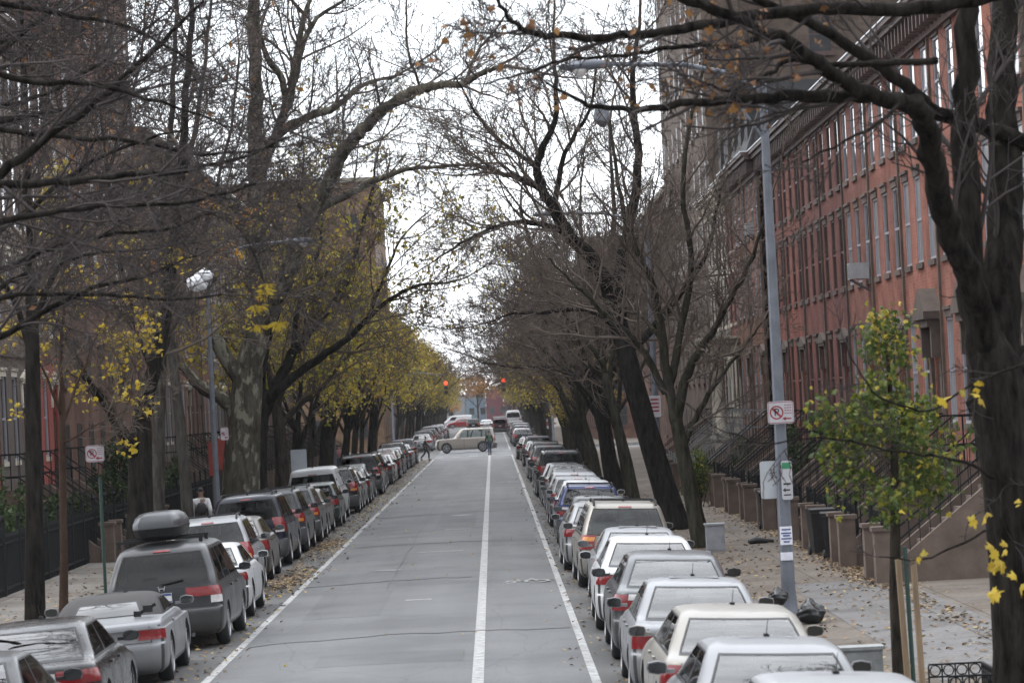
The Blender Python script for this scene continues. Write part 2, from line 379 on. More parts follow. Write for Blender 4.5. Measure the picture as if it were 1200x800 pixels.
def finish_tree(t, name, label, base, barkm, twigm, leafs=None, leafm=None, group='street trees', cat='tree'):
    root = thing(name, label, cat, base, 0, group)
    part('trunk', t.tr, barkm, root, True, off=base)
    part('crown', t.cr, twigm, root, True, off=base)
    if leafs and leafs.v: part('leaves', leafs, leafm, root, False, off=base)
    return root
def generic_tree(seed, ht=12., lean=0., spread=1., r=.2, tw=1., fork=3.2, minr=.007):
    t = Tree(seed, tw, minr); rr = t.r
    top = Vector((lean, 0, fork)); 
    t.tr.tube([Vector((0,0,-.25)), Vector((0,0,.12)), Vector((lean*.25,.05,fork*.4)), top, top+Vector((lean*.15,0,.5))], [r*1.3, r*1.05, r*.92, r*.85, r*.6], 10)
    n = rr.randint(4,5)
    for i in range(n):
        a = i*6.283/n + rr.uniform(-.4,.4); ang = rr.uniform(.28,.62)*spread
        d = Vector((math.sin(ang)*math.cos(a) + lean*.06, math.sin(ang)*math.sin(a), math.cos(ang)))
        t.grow(top - Vector((0,0,rr.uniform(0,.9))), d, (ht-fork)*rr.uniform(.55,.8), r*.5, 1, .04)
    t.grow(top, Vector((lean*.05,0,1)), (ht-fork)*.8, r*.6, 1, .03)
    return t
# ------------------------------------------------------------------ cars
def pchip(x, y, q):
    x = np.asarray(x, float); y = np.asarray(y, float); h = np.diff(x); d = np.diff(y)/h
    m = np.zeros_like(y)
    for i in range(1, len(x)-1):
        if d[i-1]*d[i] > 0:
            w1 = 2*h[i]+h[i-1]; w2 = h[i]+2*h[i-1]; m[i] = (w1+w2)/(w1/d[i-1]+w2/d[i])
    m[0] = d[0]; m[-1] = d[-1]
    i = int(min(max(np.searchsorted(x, q)-1, 0), len(h)-1)); t = (q-x[i])/h[i]; t = min(max(t,0),1)
    return ((1+2*t)*(1-t)**2*y[i] + t*(1-t)**2*h[i]*m[i] + t*t*(3-2*t)*y[i+1] + t*t*(t-1)*h[i]*m[i+1])
class Body:
    """horizontal plan outlines stacked in height: (z, rear inset, front inset, half width, rear corner, front corner, rear bow, front bow)"""
    def __init__(s, Ln, lay):
        s.L = Ln; s.a = np.array(lay, float); s.zs = s.a[:,0]; s.c = {}
    def par(s, z):
        k = round(z, 4)
        if k not in s.c: s.c[k] = [float(pchip(s.zs, s.a[:,i], z)) for i in range(1,8)]
        return s.c[k]
    def pt(s, p, z):
        r, f, w, rr, rf, br, bf = s.par(z); sg = 1 if p >= 0 else -1; q = abs(p)
        yr = -s.L/2 + r; yf = s.L/2 - f
        rr = min(rr, w*.9, (yf-yr)*.4); rf = min(rf, w*.9, (yf-yr)*.4)
        er = yr + br*((w-rr)/w)**2; ef = yf - bf*((w-rf)/w)**2
        if q <= 1: x = q*(w-rr); y = yr + br*(x/w)**2
        elif q <= 2: a = (q-1)*math.pi/2; x = w-rr+rr*math.sin(a); y = er+rr-rr*math.cos(a)
        elif q <= 3: t = q-2; x = w; y = (er+rr)*(1-t) + (ef-rf)*t
        elif q <= 4: a = (q-3)*math.pi/2; x = w-rf+rf*math.cos(a); y = ef-rf+rf*math.sin(a)
        else: x = (5-q)*(w-rf); y = yf - bf*(x/w)**2
        return Vector((sg*x, y, z))
    def nrm(s, p, z):
        e = .01
        n = (s.pt(p+e, z)-s.pt(p-e, z)).cross(s.pt(p, min(z+e, s.zs[-1]))-s.pt(p, max(z-e, s.zs[0])))
        return n.normalized() if n.length > 1e-9 else Vector((0,0,1))
    def mesh(s, sub=3):
        ps = [i/6 for i in range(6)] + [1+i/6 for i in range(6)] + [2+i/14 for i in range(14)] + [3+i/6 for i in range(6)] + [4+i/6 for i in range(7)]
        ps = ps + [-p for p in ps[-2:0:-1]]
        zs = []
        for i in range(len(s.zs)-1): zs += [s.zs[i] + (s.zs[i+1]-s.zs[i])*j/sub for j in range(sub)]
        zs.append(s.zs[-1]); mb = MB(); m = len(ps)
        mb.v = [tuple(s.pt(p, z)) for z in zs for p in ps]
        mb.f = [(i*m+j, i*m+(j+1)%m, (i+1)*m+(j+1)%m, (i+1)*m+j) for i in range(len(zs)-1) for j in range(m)]
        mb.f += [tuple(range(m-1,-1,-1)), tuple(range((len(zs)-1)*m, len(zs)*m))]
        return mb
    def panel(s, mb, p0, p1, z0, z1, off=.004, n=10, nz=5, skirt=.012):
        """a thin raised panel hugging the body between loop params p0..p1 and heights z0..z1 (numbers or functions of 0..1)"""
        fz0 = z0 if callable(z0) else (lambda t: z0); fz1 = z1 if callable(z1) else (lambda t: z1)
        fp0 = p0 if callable(p0) else (lambda t: p0); fp1 = p1 if callable(p1) else (lambda t: p1)
        G = []; B = []
        for i in range(nz+1):
            t = i/nz; row = []; rb = []
            for j in range(n+1):
                u = j/n; p = fp0(t) + (fp1(t)-fp0(t))*u; z = fz0(u) + (fz1(u)-fz0(u))*t
                c = s.pt(p, z); nn = s.nrm(p, z); row.append(c + nn*off); rb.append(c - nn*skirt)
            G.append(row); B.append(rb)
        mb.grid(G)
        edge = [(i,0) for i in range(nz+1)] + [(nz,j) for j in range(1,n+1)] + [(i,n) for i in range(nz-1,-1,-1)] + [(0,j) for j in range(n-1,0,-1)]
        k = len(edge)
        mb.add([G[i][j] for i,j in edge] + [B[i][j] for i,j in edge], [(a, (a+1)%k, k+(a+1)%k, k+a) for a in range(k)])
def sedan_layers(h, rl=.0, w=.9, trunk=.5, zt=1.0, wr=.62):
    """a three-box body; h roof height, zt boot height"""
    g = h - zt
    return [(.17,.20,.22,w*.86,.2,.3,.05,.12),(.24,.07,.08,w*.95,.22,.35,.06,.14),(.38,.01,.01,w*.985,.26,.42,.07,.16),(.52,.0,.0,w,.27,.45,.08,.17),
        (.585,.01,.02,w,.27,.45,.08,.17),(.615,.06,.05,w*.997,.26,.45,.08,.17),(.72,.07,.10,w*.995,.25,.44,.08,.17),(.80,.06,.30,w*.99,.24,.42,.08,.16),
        (zt-.12,.05,.75,w*.975,.24,.38,.08,.15),(zt-.05,.07,1.02,w*.945,.22,.32,.08,.12),(zt-.015,.14,1.16,w*.915,.2,.3,.08,.1),(zt+.015,trunk*.72,1.27,w*.885,.2,.3,.1,.1),
        (zt+.06,trunk+.08,1.36,w*.86,.2,.28,.1,.1),(zt+g*.4,trunk+.30,1.60,w*.80,.2,.26,.1,.1),(zt+g*.7,trunk+.55,1.84,w*.735,.2,.25,.1,.1),
        (zt+g*.87,trunk+.78,2.03,w*.68,.2,.25,.12,.12),(zt+g*.95,trunk+1.0,2.2,w*.60,.25,.28,.14,.14),(zt+g*.985,trunk+1.25,2.42,w*.47,.25,.25,.12,.12),(h,trunk+1.6,2.75,w*.24,.15,.15,.05,.05)]
def suv_layers(h, w=.92, slope=.28, belt=1.05, hood=1.0, hl=1.05, k=1.):
    g = h - belt
    return [(.22,.20,.24,w*.86,.18,.25,.03,.1),(.30,.06,.1,w*.95,.18,.3,.03,.12),(.45,.0,.0,w*.985,.2,.35,.04,.12),(.60,.0,.0,w,.2,.36,.04,.12),
        (.66,.02,.02,w,.2,.36,.04,.12),(.69,.08,.05,w,.19,.36,.04,.12),(.80,.085,.10,w,.19,.36,.04,.12),(hood-.1,.085,.28,w*.995,.18,.34,.04,.11),
        (hood-.02,.09,.62,w*.985,.18,.3,.04,.1),(hood+.02,.095,hl,w*.965,.18,.28,.04,.08),(belt+.02,.10,hl+.12,w*.94,.18,.26,.05,.08),
        (belt+g*.35,.12+slope*.35,hl+.42*k,w*.88,.17,.22,.06,.08),(belt+g*.7,.12+slope*.72,hl+.75*k,w*.80,.17,.22,.07,.08),(belt+g*.86,.12+slope*.95,hl+.92*k,w*.755,.18,.22,.08,.09),
        (belt+g*.94,.14+slope*1.15,hl+1.08*k,w*.69,.2,.22,.09,.1),(belt+g*.98,.22+slope*1.4,hl+1.3*k,w*.56,.2,.22,.09,.1),(h,.5+slope*1.6,hl+1.7*k,w*.28,.15,.15,.05,.05)]
def carve(me, B, cyls, TB, holes, belt, ztop, hollow=True):
    """cut the wheel arches, the cabin and its window openings out of a body mesh"""
    o = bpy.data.objects.new('tmp', me); COL.objects.link(o); tmp = []
    def cut(mb):
        c = bpy.data.objects.new('tmpc', mb.mesh('cut', False, True)); COL.objects.link(c); tmp.append(c)
        md = o.modifiers.new('b', 'BOOLEAN'); md.operation = 'DIFFERENCE'; md.object = c; md.solver = 'EXACT'
    mb = MB()
    for (x0, x1, y, z, r) in cyls: mb.lathe([(r, x0), (r, x1)], 28, 'x', (0, y, z))
    cut(mb); zf = belt - .045
    if hollow:
        cab = MB(); ps = [i/3 for i in range(3)] + [1+i/4 for i in range(4)] + [2+i/6 for i in range(6)] + [3+i/4 for i in range(4)] + [4+i/3 for i in range(4)]
        ps = ps + [-p for p in ps[-2:0:-1]]; zs = [zf + (ztop+.03-zf)*i/8 for i in range(9)]; rows = []
        for z in zs:
            row = []
            for p in ps:
                q = B.pt(p, z); e = .02; t = B.pt(p+e, z) - B.pt(p-e, z); nn = Vector((t.y, -t.x, 0)).normalized()
                if nn.dot(Vector((q.x, q.y - 0, 0))) < 0: nn = -nn
                row.append(q - nn*.055)
            rows.append(row)
        m = len(ps); cab.v = [tuple(p) for r_ in rows for p in r_]
        cab.f = [(i*m+j, i*m+(j+1)%m, (i+1)*m+(j+1)%m, (i+1)*m+j) for i in range(len(rows)-1) for j in range(m)] + [tuple(range(m-1,-1,-1)), tuple(range((len(rows)-1)*m, len(rows)*m))]
        cut(cab)
        for (p0, p1, z0, z1) in holes:
            h = MB(); n, k = 8, 5; G = [[B.pt(p0+(p1-p0)*j/n, z0+(z1-z0)*i/k) for j in range(n+1)] for i in range(k+1)]; NN = [[B.nrm(p0+(p1-p0)*j/n, z0+(z1-z0)*i/k) for j in range(n+1)] for i in range(k+1)]
            ctr = Vector((0, 0, belt-.2)); sg = 1 if NN[k//2][n//2].dot(G[k//2][n//2]-ctr) > 0 else -1
            A = [[G[i][j] + NN[i][j]*sg*.04 for j in range(n+1)] for i in range(k+1)]; D = [[G[i][j] - NN[i][j]*sg*.10 for j in range(n+1)] for i in range(k+1)]
            h.grid(A); h.grid(D)
            edge = [(i,0) for i in range(k+1)] + [(k,j) for j in range(1,n+1)] + [(i,n) for i in range(k-1,-1,-1)] + [(0,j) for j in range(n-1,0,-1)]; q = len(edge)
            h.add([A[i][j] for i,j in edge] + [D[i][j] for i,j in edge], [(a_, (a_+1)%q, q+(a_+1)%q, q+a_) for a_ in range(q)])
            bm = bmesh.new(); mm = h.mesh('h'); bm.from_mesh(mm); bmesh.ops.remove_doubles(bm, verts=bm.verts, dist=1e-5); h.v = [tuple(v.co) for v in bm.verts]; bm.verts.index_update(); h.f = [tuple(v.index for v in f.verts) for f in bm.faces]; bm.free()
            cut(h)
    dg = bpy.context.evaluated_depsgraph_get(); res = bpy.data.meshes.new_from_object(o.evaluated_get(dg))
    for c in [o] + tmp: bpy.data.objects.remove(c)
    res.materials.clear(); res.materials.append(M_blackpl); res.materials.append(M_cabin)
    for f in res.polygons:
        c = f.center; f.material_index = 0
        z = min(max(c.z, B.zs[0]), B.zs[-1]); r, fr, w, rr, rf, br, bf = B.par(z)
        inside = abs(c.x) < w-.025 and -B.L/2+r+br+.03 < c.y < B.L/2-fr-bf-.03
        if inside and (f.normal.z < .3 or abs(c.z-zf) < .003 or c.z < B.zs[0]+.01): f.material_index = 1
        if c.z < B.zs[0]+.01: f.material_index = 1
    res.polygons.foreach_set('use_smooth', [True]*len(res.polygons)); res.set_sharp_from_angle(angle=math.radians(38))
    return res
def seat_mesh(w, h, heads):
    mb = MB()
    prof = [(-.10,-.25),(.06,-.25),(.02,h),(-.06,h+.01),(-.10,h-.04)]
    mb.prism(prof, -w/2, w/2, 'x')
    for x in heads:
        G = []
        for z, s_ in ((h+.03,.75),(h+.06,.98),(h+.15,1.),(h+.20,.8)): G.append([Vector((x + .105*s_*math.cos(q*math.pi/4), -.03 + .055*s_*math.sin(q*math.pi/4), z)) for q in range(9)])
        mb.grid(G); mb.add(G[3][:8], [tuple(range(8))]); mb.add(G[0][:8], [tuple(range(8))])
        for dx in (-.05,.05): mb.box((x+dx,-.03,h+.02),(.015,.015,.06))
    return mb
def wheel_mesh(r, w=.21):
    t = MB(); h = w/2
    t.lathe([(r*.62,-h),(r*.9,-h),(r*.97,-h*.8),(r,-h*.5),(r,h*.5),(r*.97,h*.8),(r*.9,h),(r*.62,h),(r*.60,h*.3),(r*.60,-h*.3)], 28, 'x')
    ti = t.mesh('wheel', 40, True)
    m = MB()
    m.lathe([(r*.68,h*.2),(r*.68,h*1.02),(r*.62,h*1.04),(r*.60,h*.55),(r*.60,h*.2)], 28, 'x')
    m.lathe([(r*.13,h*.3),(r*.13,h*.98),(r*.06,h*1.02)], 12, 'x')
    for i in range(5):
        a = i*2*math.pi/5
        for da in (-.16, .16):
            c, s_ = math.cos(a+da), math.sin(a+da); c0, s0 = math.cos(a), math.sin(a)
            m.bar((h*.85, c0*r*.08, s0*r*.08), (h*.8, c*r*.63, s_*r*.63), r*.09, .03)
    ri = m.mesh('rim', 40, True)
    d = MB(); d.lathe([(r*.6,h*.15),(r*.6,h*.35)], 24, 'x'); dk = d.mesh('brake_disc', False, True)
    return ti, ri, dk
WH = {r: wheel_mesh(r) for r in (.315, .335, .37)}
for ti, ri, dk in WH.values(): ti.materials.append(M_rubber); ri.materials.append(M_rim); dk.materials.append(M_rimdark)
def make_car(name, Ln, lay, wr, ya, yb, belt, ztop, side_splits, rear=(.3,.93), pl_z=.82, tail=(.5,1.9,.74,.92), tail2=None, kind='sedan', glass=None,
             rails=False, bumper=None, handles=True, wiper=False, antenna=True, hatch=False, topbody=None, pk=.06, rearz=None):
    TARGET[0] = PROTO
    root = put(name, None)
    B = Body(Ln, lay); hw = max(l[3] for l in lay)
    TB = topbody or B
    gl = glass or M_clear
    zb0, zt0 = belt, ztop
    rz0, rz1 = rearz or (belt+.02, ztop-.005)
    pr = 1+pk*4
    hollow = topbody is None
    holes = [(-pr, pr, rz0, rz1)] + [(sg*(2+t0), sg*(2+t1), zb0+.005, zt0) for sg in (1,-1) for t0, t1 in side_splits] + [(4.1, 4.97, zb0+.03, zt0-.02), (-4.97, -4.1, zb0+.03, zt0-.02)]
    me = carve(B.mesh().mesh('body', False, True), B, [(sg*hw*.60 if sg > 0 else -hw*1.3, hw*1.3 if sg > 0 else -hw*.60, y, wr-.005, wr+.055) for sg in (1,-1) for y in (ya, yb)], TB, holes, belt, ztop, hollow)
    bd = put('body', me, None, root); PAINT.add(bd.name)
    if topbody: part('soft_top', topbody.mesh(), M_soft, root, 40, fix=True)
    sl = MB(); e = .022
    if hollow:
        TB.panel(sl, -pr-.09, pr+.09, rz0-e, rz0+.002, .003, 14, 1, .006); TB.panel(sl, -pr-.09, pr+.09, rz1-.002, rz1+e*.7, .003, 14, 1, .006)
        for sg in (1,-1):
            TB.panel(sl, sg*pr, sg*(pr+.09), rz0, rz1, .003, 2, 6, .006)
            TB.panel(sl, sg*2.0, sg*3.0, zb0-.018, zb0+.006, .003, 12, 1, .006); TB.panel(sl, sg*2.0, sg*3.0, zt0-.002, zt0+.014, .003, 12, 1, .006)
            for (t0, t1), (u0, u1) in zip(side_splits[:-1], side_splits[1:]): TB.panel(sl, sg*(2+t1-.004), sg*(2+u0+.004), zb0, zt0, .004, 2, 5, .006)
    else:
        TB.panel(sl, -pr-.1, pr+.1, rz0-.018, rz1+.018, .002, 14, 8)
        for sg in (1,-1): TB.panel(sl, sg*2.0, sg*3.0, zb0-.012, zt0+.014, .002, 12, 6)
    part('window_seal', sl, M_blackpl, root, 40)
    go, gs = (.001, .006) if hollow else (.006, .004)
    rw = MB(); TB.panel(rw, lambda t: -pr, lambda t: pr, rz0, rz1, go, 14, 8, gs); part('rear_window', rw, gl if (hatch or gl is not M_clear) else M_rearglass, root, 40)
    for sg in (1,-1):
        for (t0, t1) in side_splits:
            sw = MB(); TB.panel(sw, sg*(2+t0), sg*(2+t1), zb0+.005, zt0, go, 5, 5, gs); part('side_window', sw, gl if gl is not M_clear else M_clear, root, 40)
    ws = MB(); TB.panel(ws, 4.1, 4.97, zb0+.03, zt0-.02, go, 6, 6, gs); TB.panel(ws, -4.97, -4.1, zb0+.03, zt0-.02, go, 6, 6, gs); part('windshield', ws, M_clear if hollow else gl, root, 40)
    if hollow:
        cw = hw*.72; hs = ztop - .22 - (belt-.045)
        yr_ = B.pt(0, belt+.06).y + (.30 if not hatch else .75); yf_ = B.pt(5, belt+.06).y - (.95 if Ln < 4.7 else 1.05)
        rs = seat_mesh(cw*1.75, hs*(.80 if hatch else .42), (-cw*.5, cw*.5) if hatch else ()); part('rear_seat', rs, M_seat, root, 40, loc=(0, yr_, belt-.03), fix=True)
        for sx in (-cw*.5, cw*.5): fs = seat_mesh(.5, hs*.78, (0,)); part('front_seat', fs, M_seat, root, 40, loc=(sx, yf_, belt-.03), fix=True)
    for sg in (1,-1):
        tl = MB(); B.panel(tl, sg*tail[0], sg*tail[1], tail[2], tail[3], .010, 8, 4); part('taillight', tl, M_tail, root, 40)
        if tail2:
            t2 = MB(); B.panel(t2, sg*tail2[0], sg*tail2[1], tail2[2], tail2[3], .016, 6, 3); part('reversing_lamp', t2, tail2[4], root, 40)
        hl = MB(); B.panel(hl, sg*3.55, sg*4.5, .62, .73, .008, 8, 3); part('headlight', hl, M_tailw, root, 40)
    # plate
    y0 = B.pt(0, pl_z).y
    pm = MB(); pm.box((0, y0-.012, pl_z), (.31,.02,.155)); po = part('license_plate', pm, M_plate, root)
    pb = MB(); pb.box((0, y0-.024, pl_z+.055), (.30,.006,.035)); pb.box((0, y0-.024, pl_z-.062), (.30,.006,.02)); part('plate_band', pb, M_plateb, po)
    # seams
    sm = MB()
    zl = .60 if not hatch else .67
    ztp = belt-.02
    B.panel(sm, -1.15, 1.15, zl+.02, zl+.030, .0015, 14, 1)
    part('panel_seam', sm, M_blackpl, root)
    for sg in (1,-1):
        sm = MB(); B.panel(sm, sg*1.12, sg*1.16, zl+.02, (belt-.07), .0015, 1, 5); part('panel_seam', sm, M_blackpl, root)
        for t in ([.30,.55,.86] if kind != 'coupe' else [.33,.86]):
            sm = MB(); B.panel(sm, sg*(2+t), sg*(2+t+.004), .30, belt-.04, .0015, 1, 8); part('panel_seam', sm, M_blackpl, root)
        sm = MB(); B.panel(sm, sg*2.28, sg*2.88, .275, .285, .0015, 10, 1); part('panel_seam', sm, M_blackpl, root)
    if bumper:
        bp = MB(); B.panel(bp, -2.02, 2.02, .28 if hatch else .22, bumper, .012, 18, 4); part('bumper', bp, M_greypl, root, 40)
    if handles:
        for sg in (1,-1):
            for t in ([.40,.66] if kind != 'coupe' else [.44]):
                c = B.pt(sg*(2+t), belt-.13); hm = MB(); hm.box(c + Vector((sg*.018,0,0)), (.03,.19,.03)); ho = part('door_handle', hm, M_blackpl, root); PAINT.add(ho.name)
    # mirrors
    c = TB.pt(2.93, belt+.02)
    for sg in (1,-1):
        mm = MB(); mx = sg*(hw+.10); zz = belt+.07
        prof = [(-.10,.02),(-.09,-.055),(.0,-.065),(.09,-.05),(.115,.0),(.10,.055),(.0,.075),(-.08,.06)]
        ys = [c.y-.02, c.y+.015, c.y+.07, c.y+.11]; ks = [.95,1.,.85,.45]
        G = [[Vector((mx + u*k*sg, y, zz + v*k)) for u, v in prof + prof[:1]] for y, k in zip(ys, ks)]
        mm.grid(G); mm.add(G[3][:-1], [tuple(range(8))]); mm.add(G[0][:-1], [tuple(range(8))])
        mm.box((sg*(hw-.0), c.y+.04, zz-.03), (.14,.06,.04))
        mo = part('mirror', mm, M_blackpl, root, 50, fix=True); PAINT.add(mo.name)
        mg = MB(); mg.prism([(mx+u*.85*sg, zz+v*.85) for u, v in prof], c.y-.026, c.y-.021, 'y'); part('mirror_glass', mg, M_glass, mo, fix=True)
    # wheels
    ti, ri, dk = WH[wr]
    for sg in (1,-1):
        for y in (ya, yb):
            wo = put('wheel', ti, None, root, (sg*(hw-.125), y, wr), (0,0,0 if sg > 0 else math.pi))
            put('rim', ri, None, wo); put('brake_disc', dk, None, wo)
    zr = lay[-1][0]
    if antenna:
        an = MB(); yb_ = -Ln/2 + lay[-1][1] + .1; an.box((0, yb_, zr+.012), (.05,.09,.03)); an.tube([Vector((0,yb_,zr+.02)), Vector((0,yb_-.16,zr+.18))], [.005,.003], 5); part('antenna', an, M_blackpl, root)
    if rails:
        rl = MB()
        for sg in (1,-1):
            x = sg*hw*.66; y0_ = -Ln/2+.55; y1_ = Ln/2-hl_len(lay)-.15
            rl.tube([Vector((x,y0_,zr-.06)), Vector((x,y0_+.1,zr+.03)), Vector((x,y1_-.1,zr+.03)), Vector((x,y1_,zr-.06))], [.022]*4, 6)
        for f in (.25,.65): y = y0_ + (y1_-y0_)*f; rl.box((0,y,zr+.035), (hw*1.32,.05,.025))
        part('roof_rack', rl, M_blackpl, root)
    if wiper:
        wi = MB(); a = B.pt(0, rz0+.02)+Vector((0,-.02,0)); b = B.pt(.5, rz0+.07)+Vector((0,-.025,0)); wi.bar(a, b, .02, .02); part('rear_wiper', wi, M_blackpl, root)
    if hatch:
        br = MB(); B.panel(br, -.25, .25, rz1+.03, rz1+.055, .012, 4, 1); part('brake_light', br, M_tail, root)
    ex = MB(); ex.lathe([(.03,-Ln/2+.02),(.035,-Ln/2+.02),(.035,-Ln/2+.3),(.03,-Ln/2+.3)], 10, 'y', (.45,0,.25)); part('exhaust', ex, M_rimdark, root, 40)
    TARGET[0] = COL
    return root
def hl_len(lay): return lay[-1][2]
S2 = [(.035,.44),(.475,.95)]; S3 = [(.03,.30),(.33,.60),(.63,.96)]
CARS = {}
CARS['sedan'] = make_car('sedan', 4.75, sedan_layers(1.46, w=.90), .335, -1.36, 1.40, 1.02, 1.36, S2, tail=(.62,1.85,.76,.92), tail2=(.40,.60,.78,.90,M_tailw))
CARS['sedan_b'] = make_car('sedan', 4.6, sedan_layers(1.42, w=.88, trunk=.62, zt=.97), .315, -1.32, 1.36, .99, 1.33, S2, tail=(.70,1.75,.70,.88), tail2=(.72,1.0,.72,.80,M_tailw), pl_z=.78)
CARS['sedan_c'] = make_car('sedan', 4.85, sedan_layers(1.50, w=.91, trunk=.42, zt=1.03), .335, -1.40, 1.42, 1.05, 1.40, S2, tail=(.66,1.95,.74,.96), tail2=(.70,1.1,.89,.965,M_tailw))
CARS['sedan_box'] = make_car('sedan', 4.8, sedan_layers(1.43, w=.89, trunk=.72, zt=.96), .315, -1.42, 1.40, .98, 1.34, S2, tail=(.45,1.7,.66,.82), tail2=(.45,.62,.68,.80,M_tailw), pl_z=.74)
cl = sedan_layers(1.38, w=.90, trunk=.40, zt=.97)
CARS['coupe'] = make_car('coupe', 4.6, cl, .335, -1.30, 1.36, .99, 1.29, [(.05,.36),(.39,.94)], tail=(.5,1.7,.72,.86), kind='coupe', pl_z=.6)
CARS['wagon'] = make_car('wagon', 4.55, suv_layers(1.49, w=.87, slope=.55, belt=.98, hood=.92), .315, -1.22, 1.32, 1.0, 1.38, S3, tail=(.72,1.75,.74,.94), tail2=(.74,1.2,.88,.945,M_tailw), hatch=True, wiper=True, rails=True, bumper=.60, pl_z=.80)
CARS['hatch'] = make_car('hatchback', 4.3, suv_layers(1.48, w=.87, slope=.5, belt=.98, hood=.92, hl=.9), .315, -1.18, 1.28, 1.0, 1.37, S2, tail=(.80,1.7,.74,1.0), hatch=True, wiper=True, pl_z=.82)
CARS['suv'] = make_car('suv', 4.55, suv_layers(1.70, w=.91, slope=.32), .37, -1.26, 1.34, 1.08, 1.57, S3, tail=(.86,1.85,.82,1.16), tail2=(.87,1.5,.84,.92,M_amber), hatch=True, wiper=True, rails=True, bumper=.64, pl_z=.86)
CARS['suv_big'] = make_car('suv', 5.0, suv_layers(1.82, w=.97, slope=.22, belt=1.13, hood=1.08), .37, -1.42, 1.46, 1.16, 1.68, S3, tail=(.86,1.7,.86,1.22), tail2=(.87,1.4,.86,.94,M_tailw), hatch=True, wiper=True, rails=True, bumper=.66, pl_z=.95, glass=M_privacy)
el = suv_layers(1.74, w=.92, slope=.12, belt=1.07, hood=1.03, hl=1.30, k=.74)
el = [tuple([l[0], l[1], l[2]*(.34 if .6 < l[0] < 1.02 else 1)] + list(l[3:])) for l in el]
CARS['suv_long'] = make_car('suv', 4.85, el, .37, -1.30, 1.52, 1.10, 1.61, S3, tail=(.86,1.7,.82,1.10), hatch=True, wiper=True, rails=True, bumper=.60, pl_z=.90)
CARS['minivan'] = make_car('minivan', 5.1, suv_layers(1.72, w=.97, slope=.50, belt=1.03, hood=.98, hl=.85), .335, -1.5, 1.5, 1.06, 1.58, S3, tail=(.50,1.75,.86,1.01), tail2=(1.0,1.7,.74,.86,M_tailw), hatch=True, wiper=True, bumper=None, pl_z=.88, pk=.045, glass=M_privacy)
CARS['minivan_b'] = make_car('minivan', 4.85, suv_layers(1.69, w=.93, slope=.42, belt=1.02, hood=.96, hl=.85), .335, -1.42, 1.45, 1.05, 1.56, S3, tail=(.84,1.7,.78,1.06), tail2=(.86,1.5,.94,1.02,M_amber), hatch=True, wiper=True, rails=True, pl_z=.84)
CARS['van'] = make_car('cargo_van', 5.2, suv_layers(1.95, w=.97, slope=.12, belt=1.15, hood=1.05, hl=.7), .335, -1.5, 1.5, 1.22, 1.68, [(.70,.96)], tail=(.9,1.6,.8,1.1), hatch=True, pl_z=.75, glass=M_privacy)
# the convertible: a low body with a cloth roof of its own
cv = [l for l in sedan_layers(1.30, w=.91, trunk=.9, zt=.93) if l[0] < .95]
cv = cv[:-1] + [(.935,.42,1.35,.82,.3,.35,.1,.1),(.955,.75,1.7,.66,.3,.35,.1,.1),(.965,1.1,2.0,.4,.2,.2,.05,.05)]
ct = Body(4.75, [(.88,1.0,1.32,.80,.25,.3,.1,.12),(.94,1.05,1.40,.79,.25,.3,.1,.12),(1.04,1.17,1.58,.745,.25,.3,.12,.12),(1.14,1.36,1.80,.69,.25,.28,.14,.12),(1.20,1.55,2.0,.63,.25,.28,.14,.12),(1.24,1.75,2.2,.54,.25,.25,.12,.12),(1.262,2.05,2.45,.36,.2,.2,.08,.08),(1.27,2.3,2.6,.15,.1,.1,.03,.03)])
CARS['convertible'] = make_car('convertible', 4.75, cv, .335, -1.28, 1.32, .96, 1.15, [(.14,.95)], tail=(.80,1.8,.66,.80), kind='coupe', topbody=ct, pl_z=.50, antenna=False, rearz=(.975,1.14), glass=M_glass, pk=-.02)
# ------------------------------------------------------------------ houses
M_brickA = brickmat('brick_red', (.32,.126,.094), (.26,.099,.076), (.24,.163,.136))
M_brickB = brickmat('brick_red_brown', (.278,.110,.084), (.22,.087,.068), (.195,.13,.11))
M_brickC = brickmat('brick_dark_red', (.222,.080,.063), (.175,.064,.053), (.158,.10,.086), dirt=(.6,.5,.48))
M_brickD = brickmat('brick_orange_brown', (.23,.105,.074), (.175,.078,.056), (.2,.15,.12))
M_brickT = brickmat('brick_tower', (.150,.115,.092), (.115,.086,.070), (.13,.11,.095), bw=.4, bh=.14, ms=.012)
M_brickL = brickmat('brick_left_brown', (.17,.095,.07), (.13,.07,.055), (.13,.1,.085))
M_rail = mat('railing_grey', (.22,.225,.23), .4, .2, 10)
M_bricktan = brickmat('brick_tan', (.235,.16,.11), (.185,.125,.085), (.16,.125,.10))
M_brown = mat('brownstone', (.105,.076,.060), .85, .3, 2.5, bump=.2)
M_browndk = mat('brownstone_dark', (.075,.056,.046), .85, .3, 2.5, bump=.2)
M_cream = mat('limestone', (.46,.42,.34), .8, .25, 1.8, bump=.1)
M_creamdk = mat('stone_weathered', (.22,.195,.16), .8, .35, 1.5, bump=.1)
M_redpaint = mat('red_painted_masonry', (.25,.045,.032), .75, .25, 2.)
M_wframe = mat('window_frame_white', (.30,.30,.33), .5, .1, 8)
M_dframe = mat('window_frame_dark', (.075,.04,.035), .5, .2, 8)
M_door = mat('door_wood', (.05,.022,.015), .45, .3, 5, stretch=(1,1,.15))
M_roof = mat('roof_tar', (.04,.04,.042), .85, .3, 2)
M_wglass = mat('window_pane', (.02,.024,.027), .05, .3, 2, coat=1., spec=.8)
M_wdull = mat('window_pane_dull', (.03,.032,.034), .35, .3, 2, spec=.25)
M_blind = mat('window_blind', (.24,.25,.27), .35, .15, 3, coat=.8)
M_cornice = mat('cornice_painted', (.075,.045,.038), .6, .3, 3)
M_flash = mat('roof_flashing', (.55,.57,.6), .35, .15, 3, metal=.3)
